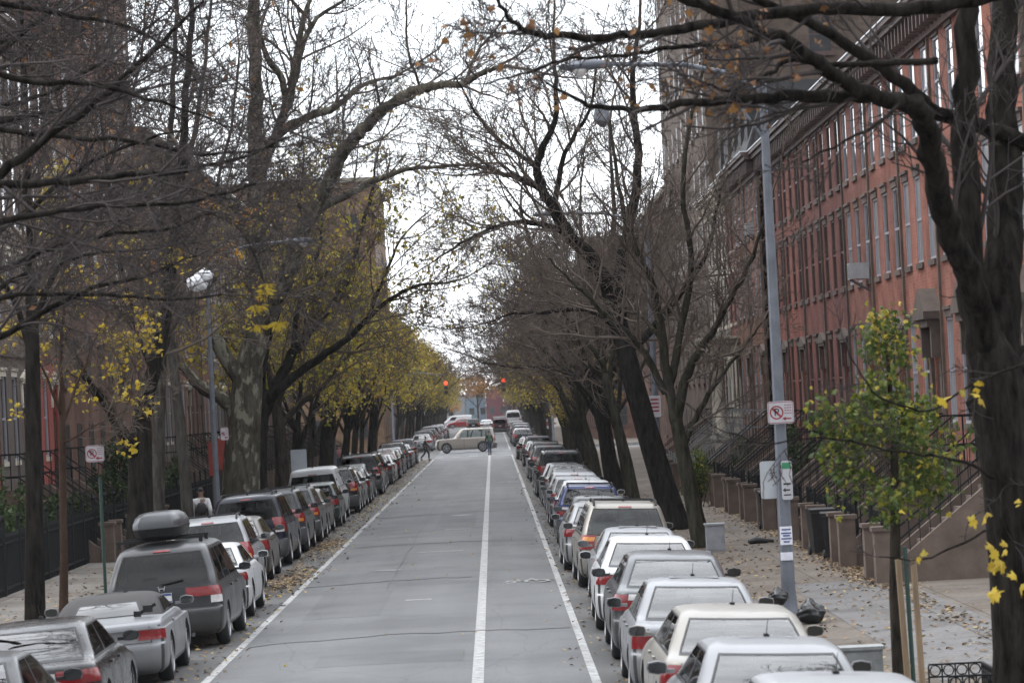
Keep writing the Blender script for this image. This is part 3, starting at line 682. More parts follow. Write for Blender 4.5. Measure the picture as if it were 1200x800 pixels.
def facade(mb, W, z0, z1, ops, dep=.09, x=0.):
    us = sorted({0., W} | {o[0] for o in ops} | {o[1] for o in ops}); zs = sorted({z0, z1} | {o[2] for o in ops} | {o[3] for o in ops})
    for i in range(len(us)-1):
        for j in range(len(zs)-1):
            cu, cz = (us[i]+us[i+1])/2, (zs[j]+zs[j+1])/2
            if any(o[0] < cu < o[1] and o[2] < cz < o[3] for o in ops): continue
            mb.add([(x,us[i],zs[j]),(x,us[i+1],zs[j]),(x,us[i+1],zs[j+1]),(x,us[i],zs[j+1])], [(3,2,1,0)])
    for (a,b,c,d) in ops:
        mb.add([(x,a,c),(x,b,c),(x,b,d),(x,a,d),(x+dep,a,c),(x+dep,b,c),(x+dep,b,d),(x+dep,a,d)], [(0,1,5,4),(1,2,6,5),(2,3,7,6),(3,0,4,7)])
WCACHE = {}
def window_meshes(w, h, style):
    k = (round(w,3), round(h,3), style)
    if k in WCACHE: return WCACHE[k]
    fm = M_wframe if style in ('white','blind') else M_dframe
    f = MB(); t = .06
    f.box2((.012,0,0),(.075,t,h)); f.box2((.012,w-t,0),(.075,w,h)); f.box2((.012,t,0),(.075,w-t,t)); f.box2((.012,t,h-t),(.075,w-t,h)); f.box2((.018,t,h*.5-.03),(.07,w-t,h*.5+.03))
    p = MB(); p.box2((.045,t*.5,t*.5),(.055,w-t*.5,h-t*.5))
    s = MB(); s.box2((-.055,-.05,-.13),(.10,w+.05,-.002))
    l = MB(); l.box2((-.035,-.05,h+.002),(.04,w+.05,h+.17)); l.box2((-.075,-.08,h+.17),(.04,w+.08,h+.24))
    r = (f.mesh('window'), p.mesh('pane'), s.mesh('sill'), l.mesh('lintel')); r[0].materials.append(fm); r[1].materials.append(M_blind if style == 'blind' else M_wglass)
    WCACHE[k] = r; return r
def add_window(root, u, z, w, h, style, stone, x=0., trim=True):
    f, p, s, l = window_meshes(w, h, style)
    wo = put('window', f, None, root, (x, u, z)); put('pane', p, None, wo)
    if trim:
        for nm, me in (('sill', s), ('lintel', l)):
            o = put(nm, me, None, wo)
            if not me.materials: me.materials.append(stone)
            o.material_slots[0].link = 'OBJECT'; o.material_slots[0].material = stone
def make_house(wallm, stone, wstyle, W=6.15, floors=3, cornm=None, stoop=True, lower=None, portico=False, blind=.3, seed=1, top=None, stoopm=None, depth=11., railm=None, hood=False, mansard=False):
    TARGET[0] = PROTO; rr = random.Random(seed); root = put('row_house', None)
    bays = [W*(i+.5)/3 for i in range(3)]; ww = .96
    rows = [(6.4,2.0),(9.25,1.9),(12.1,1.8)][:floors-1]
    zt = rows[-1][0] + rows[-1][1] + .85
    ops = []; wins = []
    for i, u in enumerate(bays):
        for z, h in rows: ops.append((u-ww/2,u+ww/2,z,z+h)); wins.append((u-ww/2,z,ww,h))
        if i > 0:
            ops.append((u-ww/2,u+ww/2,2.75,5.05)); wins.append((u-ww/2,2.75,ww,2.3))
            ops.append((u-ww/2,u+ww/2,.55,1.6)); wins.append((u-ww/2,.55,ww,1.05))
    dw = 1.15; ud = bays[0]; ops.append((ud-dw/2,ud+dw/2,1.9,4.75))
    wall = MB()
    lo = 5.75 if lower else -.3
    facade(wall, W, lo, zt, [o for o in ops if o[2] >= lo])
    wall.box2((.16,.001,-.3),(depth,W-.001,zt))
    part('wall', wall, wallm, root)
    if lower:
        lw = MB(); facade(lw, W, -.3, 5.6, [o for o in ops if o[2] < lo], x=-.03); lw.box2((-.10,0,5.602),(.05,W,5.748)); part('lower_wall', lw, lower, root)
    for (u,z,w,h) in wins:
        add_window(root, u, z, w, h, ('blind' if rr.random() < blind else wstyle), stone)
    d = MB(); d.box2((.06,ud-dw/2,1.9),(.12,ud+dw/2,4.75)); d.box2((.03,ud-.5,2.0),(.061,ud-.05,3.9)); d.box2((.03,ud+.05,2.0),(.061,ud+.5,3.9)); do = part('door', d, M_door, root)
    tr = MB(); tr.box2((.045,ud-.45,4.05),(.058,ud+.45,4.6)); part('transom', tr, M_wglass, do)
    # door hood on brackets
    hd = MB(); hk = len(hd.v); hd.box2((-.42,ud-.98,5.05),(.02,ud+.98,5.22)); hd.box2((-.34,ud-.90,4.88),(.02,ud+.90,5.048))
    hd.prism([(ud-.98,5.222),(ud+.98,5.222),(ud,5.75)], -.40, .02, 'x')
    for s_ in (-1,1): hd.box2((-.26,ud+s_*.80-.10,4.2),(.02,ud+s_*.80+.10,4.878)); hd.box2((-.08,ud+s_*.80-.14,1.9),(.02,ud+s_*.80+.14,4.198))
    if not hood: hd.v = [(x*(.3 if x < 0 else 1), y, z if z < 4.9 else 4.9+(z-4.9)*.45) for x, y, z in hd.v]
    part('door_hood', hd, stone, root)
    # cornice
    c = MB(); z = zt-.75
    c.box2((-.10,0,z),(.05,W,z+.55)); c.box2((-.45,-.0,z+.552),(.05,W,z+.70)); c.box2((-.55,0,z+.702),(.05,W,z+.82))
    k = 10
    for i in range(k): u = (i+.5)*W/k; c.box2((-.38,u-.07,z+.12),(-.102,u+.07,z+.55))
    co = part('cornice', c, cornm or M_cornice, root)
    fl = MB(); fl.box2((-.58,0,z+.822),(.1,W,z+.86)); part('flashing', fl, M_flash, co)
    rf = MB()
    if mansard:
        z2 = z+.86; rf.prism([(-.35,z2),(.5,z2+2.4),(depth,z2+2.5),(depth,z2)], 0, W, 'x'); rf.v = [(p[1],p[0],p[2]) for p in rf.v]
        for i in range(2):
            u = W*(i+.5)/2; rf.box2((-.2,u-.65,z2+.3),(1.2,u+.65,z2+2.1))
    else: rf.box2((.0,0.,zt+.115),(depth,W,zt+.2))
    ro = part('roof', rf, M_roof, root, fix=True)
    ch = MB(); ch.box2((5,.1,zt+.2),(6.2,.9,zt+1.5)); part('chimney', ch, wallm, ro)
    pl = MB(); pl.box2((-.06,-.06,0),(.03,.06,zt-.76)); part('downpipe', pl, M_brown if wallm is not M_brickC else M_browndk, root)
    if stoop:
        sm = stoopm or M_brown; n = 10; tr_, ri = .24, .19
        st = MB(); a, b = ud-.72, ud+.72
        for i in range(n):
            x1 = -.05 - (n-1-i)*tr_ if i < n-1 else -.05
            x0 = -.75 - (n-1-i)*tr_
            st.box2((x0 if i < n-1 else -.75, a, 0 if i == 0 else i*ri+.001),(-.035, b, (i+1)*ri))
        so = part('stoop', st, sm, root)
        for s_, q in ((a-.2, a-.1), (b, b+.1)):
            ck = MB(); ck.prism([(-.04,-.2),(-.04,2.0),(-.75,2.0),(-2.9,.32),(-2.9,-.2)], s_, s_+.198, 'x'); ck.v = [(p[1],p[0],p[2]) for p in ck.v]
            ck.box((-3.0,q,.40),(.34,.34,1.2)); ck.box((-3.0,q,1.04),(.42,.42,.08)); part('cheek_wall', ck, sm, so, fix=True)
        for s_ in (a-.1, b+.1):
            rl = MB()
            for (x0,z0,x1,z1) in ((-3.0,1.1,-3.0,1.45),): rl.bar((x0,s_,z0),(x1,s_,z1),.06)
            for dz in (.95,.35): rl.bar((-2.95,s_,.28+dz),(-.75,s_,2.0+dz),.032,.035); rl.bar((-.75,s_,2.0+dz),(-.05,s_,2.0+dz),.032,.035)
            for i in range(12):
                x = -2.9 + i*(2.15/11); zb = .32 + (x+2.9)*(1.68/2.15); rl.box((x,s_,zb+.46),(.014,.014,.95))
            for i in range(3): rl.box((-.55+.25*i,s_,2.46),(.022,.022,.95))
            part('stair_railing', rl, railm or M_iron, so)
    if portico:
        pc = MB()
        for s_ in (-1,1):
            pc.lathe([(.26,1.9),(.26,2.05),(.20,2.12),(.19,3.4),(.165,4.9),(.22,4.98),(.25,5.1)], 16, 'z', (-1.0,ud+s_*1.0,0)); pc.box2((-1.3,ud+s_*1.0-.3,0),(-.7,ud+s_*1.0+.3,1.9))
        pc.box2((-1.35,ud-1.35,5.1),(-.02,ud+1.35,5.55)); pc.box2((-1.55,ud-1.55,5.552),(-.02,ud+1.55,5.7)); pc.box2((-1.7,ud-1.7,5.702),(-.02,ud+1.7,5.8))
        part('portico', pc, M_cream, root, 40)
    TARGET[0] = COL
    return root
HOUSE = {
 'A': make_house(M_brickA, M_browndk, 'white', blind=.55, seed=3, hood=True),
 'B': make_house(M_brickB, M_brown, 'white', blind=.45, seed=5),
 'C': make_house(M_brickC, M_browndk, 'dark', blind=.05, seed=8),
 'D': make_house(M_brickD, M_brown, 'white', blind=.3, seed=9, mansard=True, railm=M_rail),
 'E': make_house(M_brickC, M_cream, 'dark', blind=.1, seed=10, portico=True, lower=M_creamdk, cornm=M_creamdk, mansard=True, stoopm=M_browndk, railm=M_rail),
 'F': make_house(M_creamdk, M_cream, 'dark', blind=.1, seed=12, cornm=M_cream, stoopm=M_creamdk),
 'L1': make_house(M_brickL, M_cream, 'white', floors=4, blind=.4, seed=21, lower=M_redpaint, cornm=M_cornice),
 'L2': make_house(M_brickL, M_brown, 'dark', floors=4, blind=.25, seed=22),
 'L3': make_house(M_brown, M_cream, 'white', floors=4, blind=.35, seed=23, lower=M_browndk),
 'L4': make_house(M_brickD, M_creamdk, 'white', floors=4, blind=.35, seed=24),
}
def place_house(key, x, y, side, label, group):
    o = copy_tree(HOUSE[key]); o.location = (x, y, 0) if side > 0 else (x, y+6.15, 0); o.rotation_euler.z = 0 if side > 0 else math.pi
    return tag(o, label, 'house', group)
def block_building(name, label, x0, x1, y0, y1, h, wallm, stone, cols_s, rows_s, cols_f, rows_f, side, group=None, cat='building', wstyle='dark', zr0=1.2, fl=2.9):
    """a big building: street face along y at x0 (towards the road), camera face at y0"""
    root = thing(name, label, cat, ((x0+x1)/2, y0, 0), 0, group); ox, oy = (x0+x1)/2, y0
    w = MB(); w.box2((x0-ox,.0,-.3),(x1-ox,y1-oy,h)); part('wall', w, wallm, root)
    xs, xe = min(x0,x1)-ox, max(x0,x1)-ox
    c = MB(); c.box2((xs-.25,-.25,h),(xe+.25,y1-oy+.25,h+.35)); part('parapet', c, stone, root)
    f = MB(); f.box2((-.02,0,0),(.03,1.1,.07)); f.box2((-.02,0,1.63),(.03,1.1,1.7)); f.box2((-.02,0,.07),(.03,.07,1.63)); f.box2((-.02,1.03,.07),(.03,1.1,1.63)); f.box2((-.025,.07,.82),(.03,1.03,.88)); f.box2((-.1,-.08,-.14),(.03,1.18,-.002))
    fm = f.mesh('window'); fm.materials.append(M_dframe if wstyle == 'dark' else M_wframe)
    p = MB(); p.box2((-.012,.05,.05),(-.004,1.05,1.65)); pm = p.mesh('pane'); pm.materials.append(M_wdull)
    n = 0
    for r in range(rows_s):
        for k in range(cols_s):
            if n >= 100: break
            n += 1
            y = (y1-y0)*(k+.5)/cols_s - .55; wo = put('window', fm, None, root, (x0-ox-.004*side, y, zr0+r*fl), (0,0,0 if side > 0 else math.pi)); put('pane', pm, None, wo)
            if side < 0: wo.location.y += 1.1
    n = 0
    for r in range(rows_f):
        for k in range(cols_f):
            x = xs + (xe-xs)*(k+.5)/cols_f; wo = put('window', fm, None, root, (x-.55, -.004, zr0+r*fl), (0,0,math.pi/2)); put('pane', pm, None, wo); wo.location.x = x+.55
    return root
# ------------------------------------------------------------------ small builders
def text_mesh(s, size, depth=.004):
    cu = bpy.data.curves.new('t', 'FONT'); cu.body = s; cu.size = size; cu.extrude = depth/2; cu.align_x = 'CENTER'; cu.align_y = 'CENTER'; cu.resolution_u = 3
    o = bpy.data.objects.new('t', cu); COL.objects.link(o); dg = bpy.context.evaluated_depsgraph_get()
    me = bpy.data.meshes.new_from_object(o.evaluated_get(dg)); bpy.data.objects.remove(o); me.materials.clear(); return me
def iron_fence(label, p0, p1, h=1.1, group=None, gap=.13, posts=True, tall=0.):
    p0, p1 = Vector(p0), Vector(p1); root = thing('iron_fence', label, 'fence', p0, math.atan2(p1.y-p0.y, p1.x-p0.x), group); Ln = (p1-p0).xy.length
    pk = MB(); n = int(Ln/gap)
    for i in range(n):
        x = (i+.5)*Ln/n; pk.box((x,0,h*.5),(.022,.022,h)); pk.prism([(x-.02,h),(x+.02,h),(x,h+.09)], -.011, .011, 'y')
    part('pickets', pk, M_iron, root)
    rl = MB(); rl.box((Ln/2,0,.15),(Ln,.035,.05)); rl.box((Ln/2,0,h-.12),(Ln,.035,.05)); part('rails', rl, M_iron, root)
    if posts:
        m = max(2, int(Ln/2.2)+1)
        pm = MB(); pm.box((0,0,(h+tall)*.5+.05),(.07,.07,h+tall+.1)); pm.lathe([(.03,h+tall+.1),(.055,h+tall+.15),(.03,h+tall+.21),(.005,h+tall+.24)], 8); me = pm.mesh('post'); me.materials.append(M_iron)
        for i in range(m): put('post', me, None, root, (Ln*i/(m-1),0,0))
    return root
def shrub(label, c, size, n, leafm, seed, group=None, name='shrub', lsz=.09, cat='shrub'):
    rr = random.Random(seed); root = thing(name, label, cat, c, 0, group); mb = MB(); st = MB()
    blobs = []
    for i in range(9):
        a = rr.uniform(0,6.28); q = rr.uniform(.1,.75); blobs.append((Vector((math.cos(a)*q*size[0], math.sin(a)*q*size[1], rr.uniform(.25,.85)*size[2])), rr.uniform(.22,.42)))
        b = blobs[-1][0]; st.tube([Vector((b.x*.2,b.y*.2,-.05)), Vector((b.x*.6,b.y*.6,b.z*.5)), b], [.02,.014,.006], 4)
    for i in range(n):
        b, q = rr.choice(blobs); d = Vector((rr.gauss(0,1), rr.gauss(0,1), rr.gauss(0,1))).normalized()*rr.uniform(.5,1.1)*q
        p = b + Vector((d.x*size[0], d.y*size[1], d.z*size[2]*.8))
        if p.z > .03: leaf(mb, p, lsz*rr.uniform(.6,1.3), rr)
    part('stems', st, M_bark, root); part('foliage', mb, leafm, root); return root
def skin(name, V, E, Rr, matl, parent, sub=2):
    me = bpy.data.meshes.new(name); me.from_pydata(V, E, []); o = bpy.data.objects.new('tmp', me); COL.objects.link(o)
    sk = o.modifiers.new('s', 'SKIN'); sk.use_smooth_shade = True
    for i, r in enumerate(Rr): me.skin_vertices[0].data[i].radius = r if isinstance(r, tuple) else (r, r)
    me.skin_vertices[0].data[0].use_root = True
    ss = o.modifiers.new('u', 'SUBSURF'); ss.levels = sub; ss.render_levels = sub
    dg = bpy.context.evaluated_depsgraph_get(); res = bpy.data.meshes.new_from_object(o.evaluated_get(dg)); bpy.data.objects.remove(o)
    res.name = name; res.materials.clear(); return put(name, res, matl, parent)
M_skin = mat('skin_brown', (.16,.09,.06), .6, .15, 10)
M_skin2 = mat('skin_light', (.36,.22,.16), .6, .15, 10)
M_hair = mat('hair_dark', (.012,.010,.009), .6, .2, 30)
def person(label, loc, rz, h, jacket, trousers, skinm, stride=.25, coat=False, bag=None, vest=None, hat=None):
    k = h/1.75; s = stride; root = thing('person', label, 'person', loc, rz)
    P = lambda x,y,z: (x*k, y*k, z*k)
    # hips at .93, facing +y
    V = [P(0,0,.95), P(0,.01,1.15), P(0,.02,1.38), P(0,.02,1.50), P(0,.045,1.60), P(0,.04,1.71),
         P(.10,0,.90), P(.11,s*.45+.04,.50), P(.11,s*.62-.04,.09), P(.11,s*.62+.12,.035),
         P(-.10,0,.90), P(-.11,-s*.25+.03,.50), P(-.11,-s*.85-.02,.13), P(-.11,-s*.85+.11,.045),
         P(.19,.01,1.40), P(.24,-s*.35-.02,1.14), P(.24,-s*.35+.12,.90), P(.23,-s*.35+.16,.82),
         P(-.19,.01,1.40), P(-.24,s*.35-.02,1.14), P(-.24,s*.45+.12,.90), P(-.23,s*.45+.16,.82)]
    E = [(0,1),(1,2),(2,3),(3,4),(4,5),(0,6),(6,7),(7,8),(8,9),(0,10),(10,11),(11,12),(12,13),(2,14),(14,15),(15,16),(16,17),(2,18),(18,19),(19,20),(20,21)]
    Rr = [.125,.12,.13,.055,.088,.075,.085,.055,.04,.038,.085,.055,.04,.038,.055,.043,.032,.035,.055,.043,.032,.035]
    skin('body', V, E, [r*k for r in Rr], skinm, root)
    jl = .95 if not coat else .62
    jv = [P(0,0,jl), P(0,.01,1.15), P(0,.02,1.38), P(0,.015,1.47), V[14], V[15], V[16], V[18], V[19], V[20]]
    skin('jacket', jv, [(0,1),(1,2),(2,3),(2,4),(4,5),(5,6),(2,7),(7,8),(8,9)], [(.155*k,.125*k),(.15*k,.125*k),(.16*k,.135*k),.075*k,.075*k,.062*k,.05*k,.075*k,.062*k,.05*k], jacket, root)
    skin('trousers', [V[0],V[6],V[7],P(.11,s*.62-.04,.12),V[10],V[11],P(-.11,-s*.85-.02,.16)], [(0,1),(1,2),(2,3),(0,4),(4,5),(5,6)], [.135*k,.10*k,.075*k,.06*k,.10*k,.075*k,.06*k], trousers, root)
    for sg, a, b in ((1, V[8], V[9]), (-1, V[12], V[13])):
        skin('shoe', [(a[0],a[1]-.04*k,max(.05*k,a[2]-.05*k)), (b[0],b[1]-.05*k,b[2]+.012), (b[0],b[1]+.04*k,b[2]+.006)], [(0,1),(1,2)], [.052*k,.05*k,.038*k], M_black, root, 1)
    skin('hair' if not hat else 'cap', [P(0,.0,1.62),P(0,.02,1.70),P(0,.045,1.755)], [(0,1),(1,2)], [.07*k,.088*k,.066*k], hat or M_hair, root)
    fm = MB(); fm.lathe([(.004,.0),(.016,.02),(.012,.035)], 8, 'y', P(0,.125,1.63)); 
    for sg in (-1,1): fm.lathe([(.012,0),(.006,.01)], 8, 'y', P(sg*.032,.122,1.665)); fm.box(P(sg*.092,.035,1.64), (.02,.035,.055))
    fm.box(P(0,.128,1.575),(.045,.01,.01)); part('face', fm, skinm, root)
    if vest:
        skin('vest', [P(0,.0,.90),P(0,.01,1.15),P(0,.02,1.36),P(0,.015,1.44)], [(0,1),(1,2),(2,3)], [(.165*k,.14*k),(.16*k,.14*k),(.17*k,.15*k),.085*k], vest, root)
    if bag:
        skin('backpack', [P(0,-.17,1.0),P(0,-.20,1.15),P(0,-.18,1.38)], [(0,1),(1,2)], [(.15*k,.10*k),(.165*k,.12*k),(.13*k,.09*k)], bag, root)
    return root
# ------------------------------------------------------------------ ground
M_road = asphalt('asphalt_travel', (.096,.0985,.101)); M_park = asphalt('asphalt_parking', (.062,.061,.060)); M_cross = asphalt('asphalt_cross', (.105,.105,.105))
M_walkL = flags('concrete_flags_left', (.165,.155,.145), (.135,.13,.12), (.09,.08,.07))
M_walkR = flags('concrete_flags_right', (.145,.128,.112), (.12,.108,.097), (.08,.07,.06), 1.5, 1.7)
M_kerb = mat('kerb_stone', (.2,.195,.19), .85, .25, 4)
M_line = mat('road_paint', (.27,.27,.268), .8, .5, 7, c2=(.40,.40,.395))
M_lineworn = mat('road_paint_worn', (.16,.16,.16), .75, .3, 7, c2=(.32,.32,.315))
M_soil = mat('soil', (.07,.055,.042), .95, .3, 3, bump=.3)
M_ground = mat('bare_ground', (.09,.08,.065), .95, .3, .6)
def strip(x0, x1, y0, y1, zf, nx=1, ny=1, dz=0.):
    mb = MB(); mb.grid([[Vector((x0+(x1-x0)*j/nx, y0+(y1-y0)*i/ny, zf(x0+(x1-x0)*j/nx)+dz)) for j in range(nx+1)] for i in range(ny+1)]); return mb
g = MB(); g.add([(-1500,-300,-.32),(1500,-300,-.32),(1500,3000,-.32),(-1500,3000,-.32)], [(0,1,2,3)]); struct('ground', g, M_ground)
YA, YB, YE = 231., 252., 640.
struct('road', strip(-4.28, 1.25, -40, YE, road_z, 8, 1), M_road, True)
struct('parking_lane', strip(KL, -4.28, -40, YE, road_z, 4, 1), M_park, True)
struct('parking_lane', strip(1.25, KR, -40, YE, road_z, 4, 1), M_park, True)
for x0, x1 in ((-160, KL), (KR, 160)):
    struct('cross_street', strip(x0, x1, YA, YB, lambda x: road_z(KL), 1, 1), M_cross)
    a, b = (x0, KL) if x0 < 0 else (KR, x1)
for (y0, y1) in ((-40., YA-.0), (YB, YE)):
    for sg, k, far, m in ((-1, KL, -40., M_walkL), (1, KR, 40., M_walkR)):
        mb = MB(); e = walk_z(k); xs = [k + sg*.16, k + sg*3.6, k + sg*6.5, far]
        mb.grid([[Vector((x, y, min(walk_z(x), .06))) for x in xs] for y in (y0, y1)]); struct('sidewalk', mb, m)
        kb = MB(); kb.box2((k, y0, -.34), (k + sg*.16, y1, e + .004)); struct('kerb', kb, M_kerb)
        for yy in (y0, y1):
            if yy in (YA, YB): kb = MB(); s2 = 1 if yy == YB else -1; kb.box2((k + sg*.161, yy, -.34), (far*4, yy + s2*.16, .062)); struct('kerb', kb, M_kerb)
# painted markings: sheets 4 mm above the crown
def paintline(x0, x1, y0, y1, m=M_line): struct('lane_line', strip(x0, x1, y0, y1, road_z, 1, 1, .005), m)
paintline(-4.30, -4.17, -40, 224.); paintline(-.46, -.30, -40, 226.); paintline(1.13, 1.25, -40, 226.)
paintline(1.13, 1.25, 254, YE); paintline(-4.30, -4.17, 256, YE)
for yy in (226.5, 249.5):
    cw = MB()
    for i in range(9):
        x = -6.7 + i*1.22; cw.add([(x,yy,road_z(x)+.005),(x+.62,yy,road_z(x+.62)+.005),(x+.62,yy+1.0,road_z(x+.62)+.005),(x,yy+1.0,road_z(x)+.005)], [(0,1,2,3)])
    struct('crosswalk_marking', cw, M_line)
def bike_symbol(cx, cy):
    mb = MB(); zz = road_z(cx)+.006
    def seg(a, b, w):
        a, b = Vector((a[0],a[1],0)), Vector((b[0],b[1],0)); d = (b-a).normalized(); n = Vector((-d.y,d.x,0))*w/2
        mb.add([(p.x+cx,p.y+cy,zz) for p in (a-n,b-n,b+n,a+n)], [(0,1,2,3)])
    for c in (-.34,.34):
        for i in range(12):
            a0, a1 = i*math.pi/6, (i+1)*math.pi/6
            mb.add([(c+cx+r*math.cos(a), cy+2*r*math.sin(a), zz) for r, a in ((.2,a0),(.27,a0),(.27,a1),(.2,a1))], [(0,1,2,3)])
    zz += .002
    for a, b in (((-.34,0),(-.1,.7)),((-.1,.7),(.25,.7)),((.25,.7),(.34,0)),((-.1,.7),(.02,0)),((.02,0),(.25,.7)),((-.34,0),(.02,0)),((.25,.7),(.22,1.0)),((-.1,.7),(-.14,.9))): seg(a, b, .07)
    return struct('bike_lane_symbol', mb, M_lineworn)
bike_symbol(.40, 67.); bike_symbol(.40, 150.)
for (x, y, w) in ((-1.5, 82., 1.15), (-1.2, 96., .8), (-1.6, 62., .5), (-2.4, 118., .9), (-3., 140., .9), (-1., 165., .9)):
    struct('road_marking', strip(x-w/2, x+w/2, y, y+.28, road_z, 1, 1, .005), M_lineworn)
def disc(name, x, y, r, m):
    mb = MB(); mb.add([(x+r*math.cos(i*.3491), y+r*math.sin(i*.3491), road_z(x)+.006) for i in range(18)], [tuple(range(18))]); return tag(part(name, mb, m, None), kind='structure')
disc('manhole_cover', -2.6, 74., .36, M_rimdark); disc('manhole_cover', -1.2, 108., .36, M_rimdark)
M_patch = asphalt('asphalt_patch', (.080,.082,.084))
for x0, x1, y0, y1 in ((-3.6,-2.2,58.,66.),(-1.9,-.7,98.,112.),(-3.9,-2.6,128.,133.),(-.2,1.0,84.,91.),(-2.8,-.6,47.,49.2),(-4.1,-3.0,172.,190.)):
    struct('asphalt_patch', strip(x0, x1, y0, y1, road_z, 2, 1, .003), M_patch)
M_seam = asphalt('asphalt_tar_seam', (.082,.083,.084))
rs_ = random.Random(77)
for (xa, ya_, xb, yb_, n, wd) in ((-2.35,64,-2.28,150,24,.016),(-4.1,52.5,1.1,53.2,14,.03),(-4.2,69.,-.6,69.5,12,.03),(-3.9,87.5,1.0,87.1,14,.035),(-4.1,110.,1.,110.8,14,.04)):
    mb = MB(); pr_ = []
    for i in range(n+1):
        u = i/n; x = xa+(xb-xa)*u + rs_.gauss(0,.018); y = ya_+(yb_-ya_)*u + rs_.gauss(0,.12 if abs(yb_-ya_) < 3 else .02); lo_ = abs(yb_-ya_) > 3
        pr_.append((Vector((x-(wd if lo_ else 0), y-(0 if lo_ else wd*3), 0)), Vector((x+(wd if lo_ else 0), y+(0 if lo_ else wd*3), 0))))
    mb.grid([[Vector((p.x, p.y, road_z(p.x)+.007)) for p in q] for q in pr_]); struct('tar_seam', mb, M_seam)
# paved patches of bluestone in the right pavement and tree pits
M_blue = flags('bluestone_flags', (.150,.150,.153), (.125,.125,.128), (.07,.065,.06), 1.7, 2.2)
bs = MB(); bs.add([(5.35,40,walk_z(5.35)+.006),(7.35,40,walk_z(7.35)+.006),(7.35,61,walk_z(7.35)+.006),(5.35,61,walk_z(5.35)+.006)], [(0,1,2,3)]); struct('bluestone_paving', bs, M_blue)
# fallen leaves
def litter(n, fx, seed, name, lm, sz=.10):
    rr = random.Random(seed); mb = MB()
    for i in range(n):
        x, y = fx(rr); z = (walk_z(x) if (x < KL-.1 or x > KR+.1) else road_z(x)) + .014
        if abs(x-KL) < .12 or abs(x-KR) < .12: continue
        if x > 5.3 and 39 < y < 62: z += .006
        leaf(mb, Vector((x,y,z)), sz*rr.uniform(.6,1.3), rr, None, True)
    o = part(name, mb, lm, None); return tag(o, 'dry yellow and brown leaves scattered on the ground', None, None, 'stuff')
def fl1(r): return (KL + .05 + abs(r.gauss(0,.5)) + (2.0 if r.random() < .45 else 0), r.uniform(38, 225))
def fl2(r): return (KR - .05 - abs(r.gauss(0,.45)) - (1.95 if r.random() < .35 else 0), r.uniform(30, 225))
def fl3(r): return (KR + .2 + abs(r.gauss(0,1.6)) if r.random() < .5 else 7.2 - abs(r.gauss(0,.35)), r.uniform(38, 120))
def fl4(r): return (KL - .2 - abs(r.gauss(0,1.8)), r.uniform(45, 130))
def clump(cx, cy, sx, sy): return lambda r: (r.gauss(cx, sx), r.gauss(cy, sy))
litter(5200, fl1, 1, 'fallen_leaves', LF['litter']); litter(4600, fl2, 2, 'fallen_leaves', LF['litter'])
litter(3600, fl3, 3, 'fallen_leaves', LF['litter']); litter(2000, fl4, 4, 'fallen_leaves', LF['litter'])
litter(260, lambda r: (r.uniform(-4.9,-4.2) if r.random() < .8 else r.uniform(-4,3), r.uniform(40,160)), 5, 'fallen_leaves', LF['yellow'])
litter(700, clump(-4.75, 73., .22, 2.5), 6, 'fallen_leaves', LF['litter']); litter(500, clump(-4.8, 90., .2, 3), 7, 'fallen_leaves', LF['litter'])
litter(500, clump(7.0, 61., .3, 3.), 8, 'fallen_leaves', LF['litter']); litter(400, clump(7.0, 68., .25, 4.), 9, 'fallen_leaves', LF['litter'])
# ------------------------------------------------------------------ houses
FX, FL = 10.0, -13.2
yr = 77.5
ordn = ['', 'second ', 'third ', 'fourth ', 'fifth ', 'sixth ', 'seventh ', 'eighth ', 'ninth ', 'tenth ', 'eleventh ', 'twelfth ', 'thirteenth ', 'fourteenth ', 'fifteenth ','sixteenth ','seventeenth ','eighteenth ','nineteenth ','twentieth ','twenty first ','twenty second ','twenty third ','twenty fourth ','twenty fifth ','twenty sixth ','twenty seventh ','twenty eighth ','twenty ninth ','thirtieth ','thirty first ']
GR = 'brick row houses on the right side of the street'; GL = 'row houses on the left side of the street'
W_ = 6.15
place_house('A', FX, yr-3*W_, 1, 'bright red brick row house at the right edge, nearest the camera behind the thick trunk', GR)
place_house('A', FX, yr-2*W_, 1, 'bright red brick row house directly behind the yellow green sapling, second from the right edge', GR)
place_house('A', FX, yr-W_, 1, 'bright red brick row house with stone window hoods, just before the paler red pair', GR)
place_house('B', FX, yr, 1, 'red brown brick row house with white window frames, next to the bright red houses', GR)
place_house('B', FX, yr+W_, 1, 'red brown brick row house with white window frames, next to the dark red houses', GR)
for i, lb in enumerate(('dark red brick row house with dark windows, adjoining the white framed pair', 'dark red brick row house, second after the white framed pair', 'dark red brick row house, third after the white framed pair', 'dark red brick row house with dark windows, beside the orange brown mansard house')):
    place_house('C', FX, yr+(2+i)*W_, 1, lb, GR)
place_house('D', FX-.25, yr+6*W_, 1, 'orange brown brick row house with mansard roof, nearer one of two behind the lamp post', GR)
place_house('D', FX-.25, yr+7*W_, 1, 'orange brown brick row house with mansard roof, beside the columned cream porch', GR)
place_house('E', FX-.1, yr+8*W_, 1, 'row house with a cream columned portico above its stoop', GR)
place_house('F', FX, yr+9*W_, 1, 'grey limestone row house just past the columned porch', GR)
place_house('F', FX, yr+10*W_, 1, 'grey limestone row house next to the tall brick apartment tower', GR)
yt = yr+11*W_
block_building('apartment_tower', 'tall brown brick apartment tower rising above the red row houses on the right', 10.2, 42., yt, yt+36, 38., M_brickT, M_creamdk, 9, 11, 3, 12, 1, wstyle='dark')
block_building('apartment_building', 'lower brown apartment block past the tower, on the right before the crossing', 10.4, 30., yt+36.3, 226., 15., M_brickL, M_creamdk, 5, 5, 3, 5, 1)
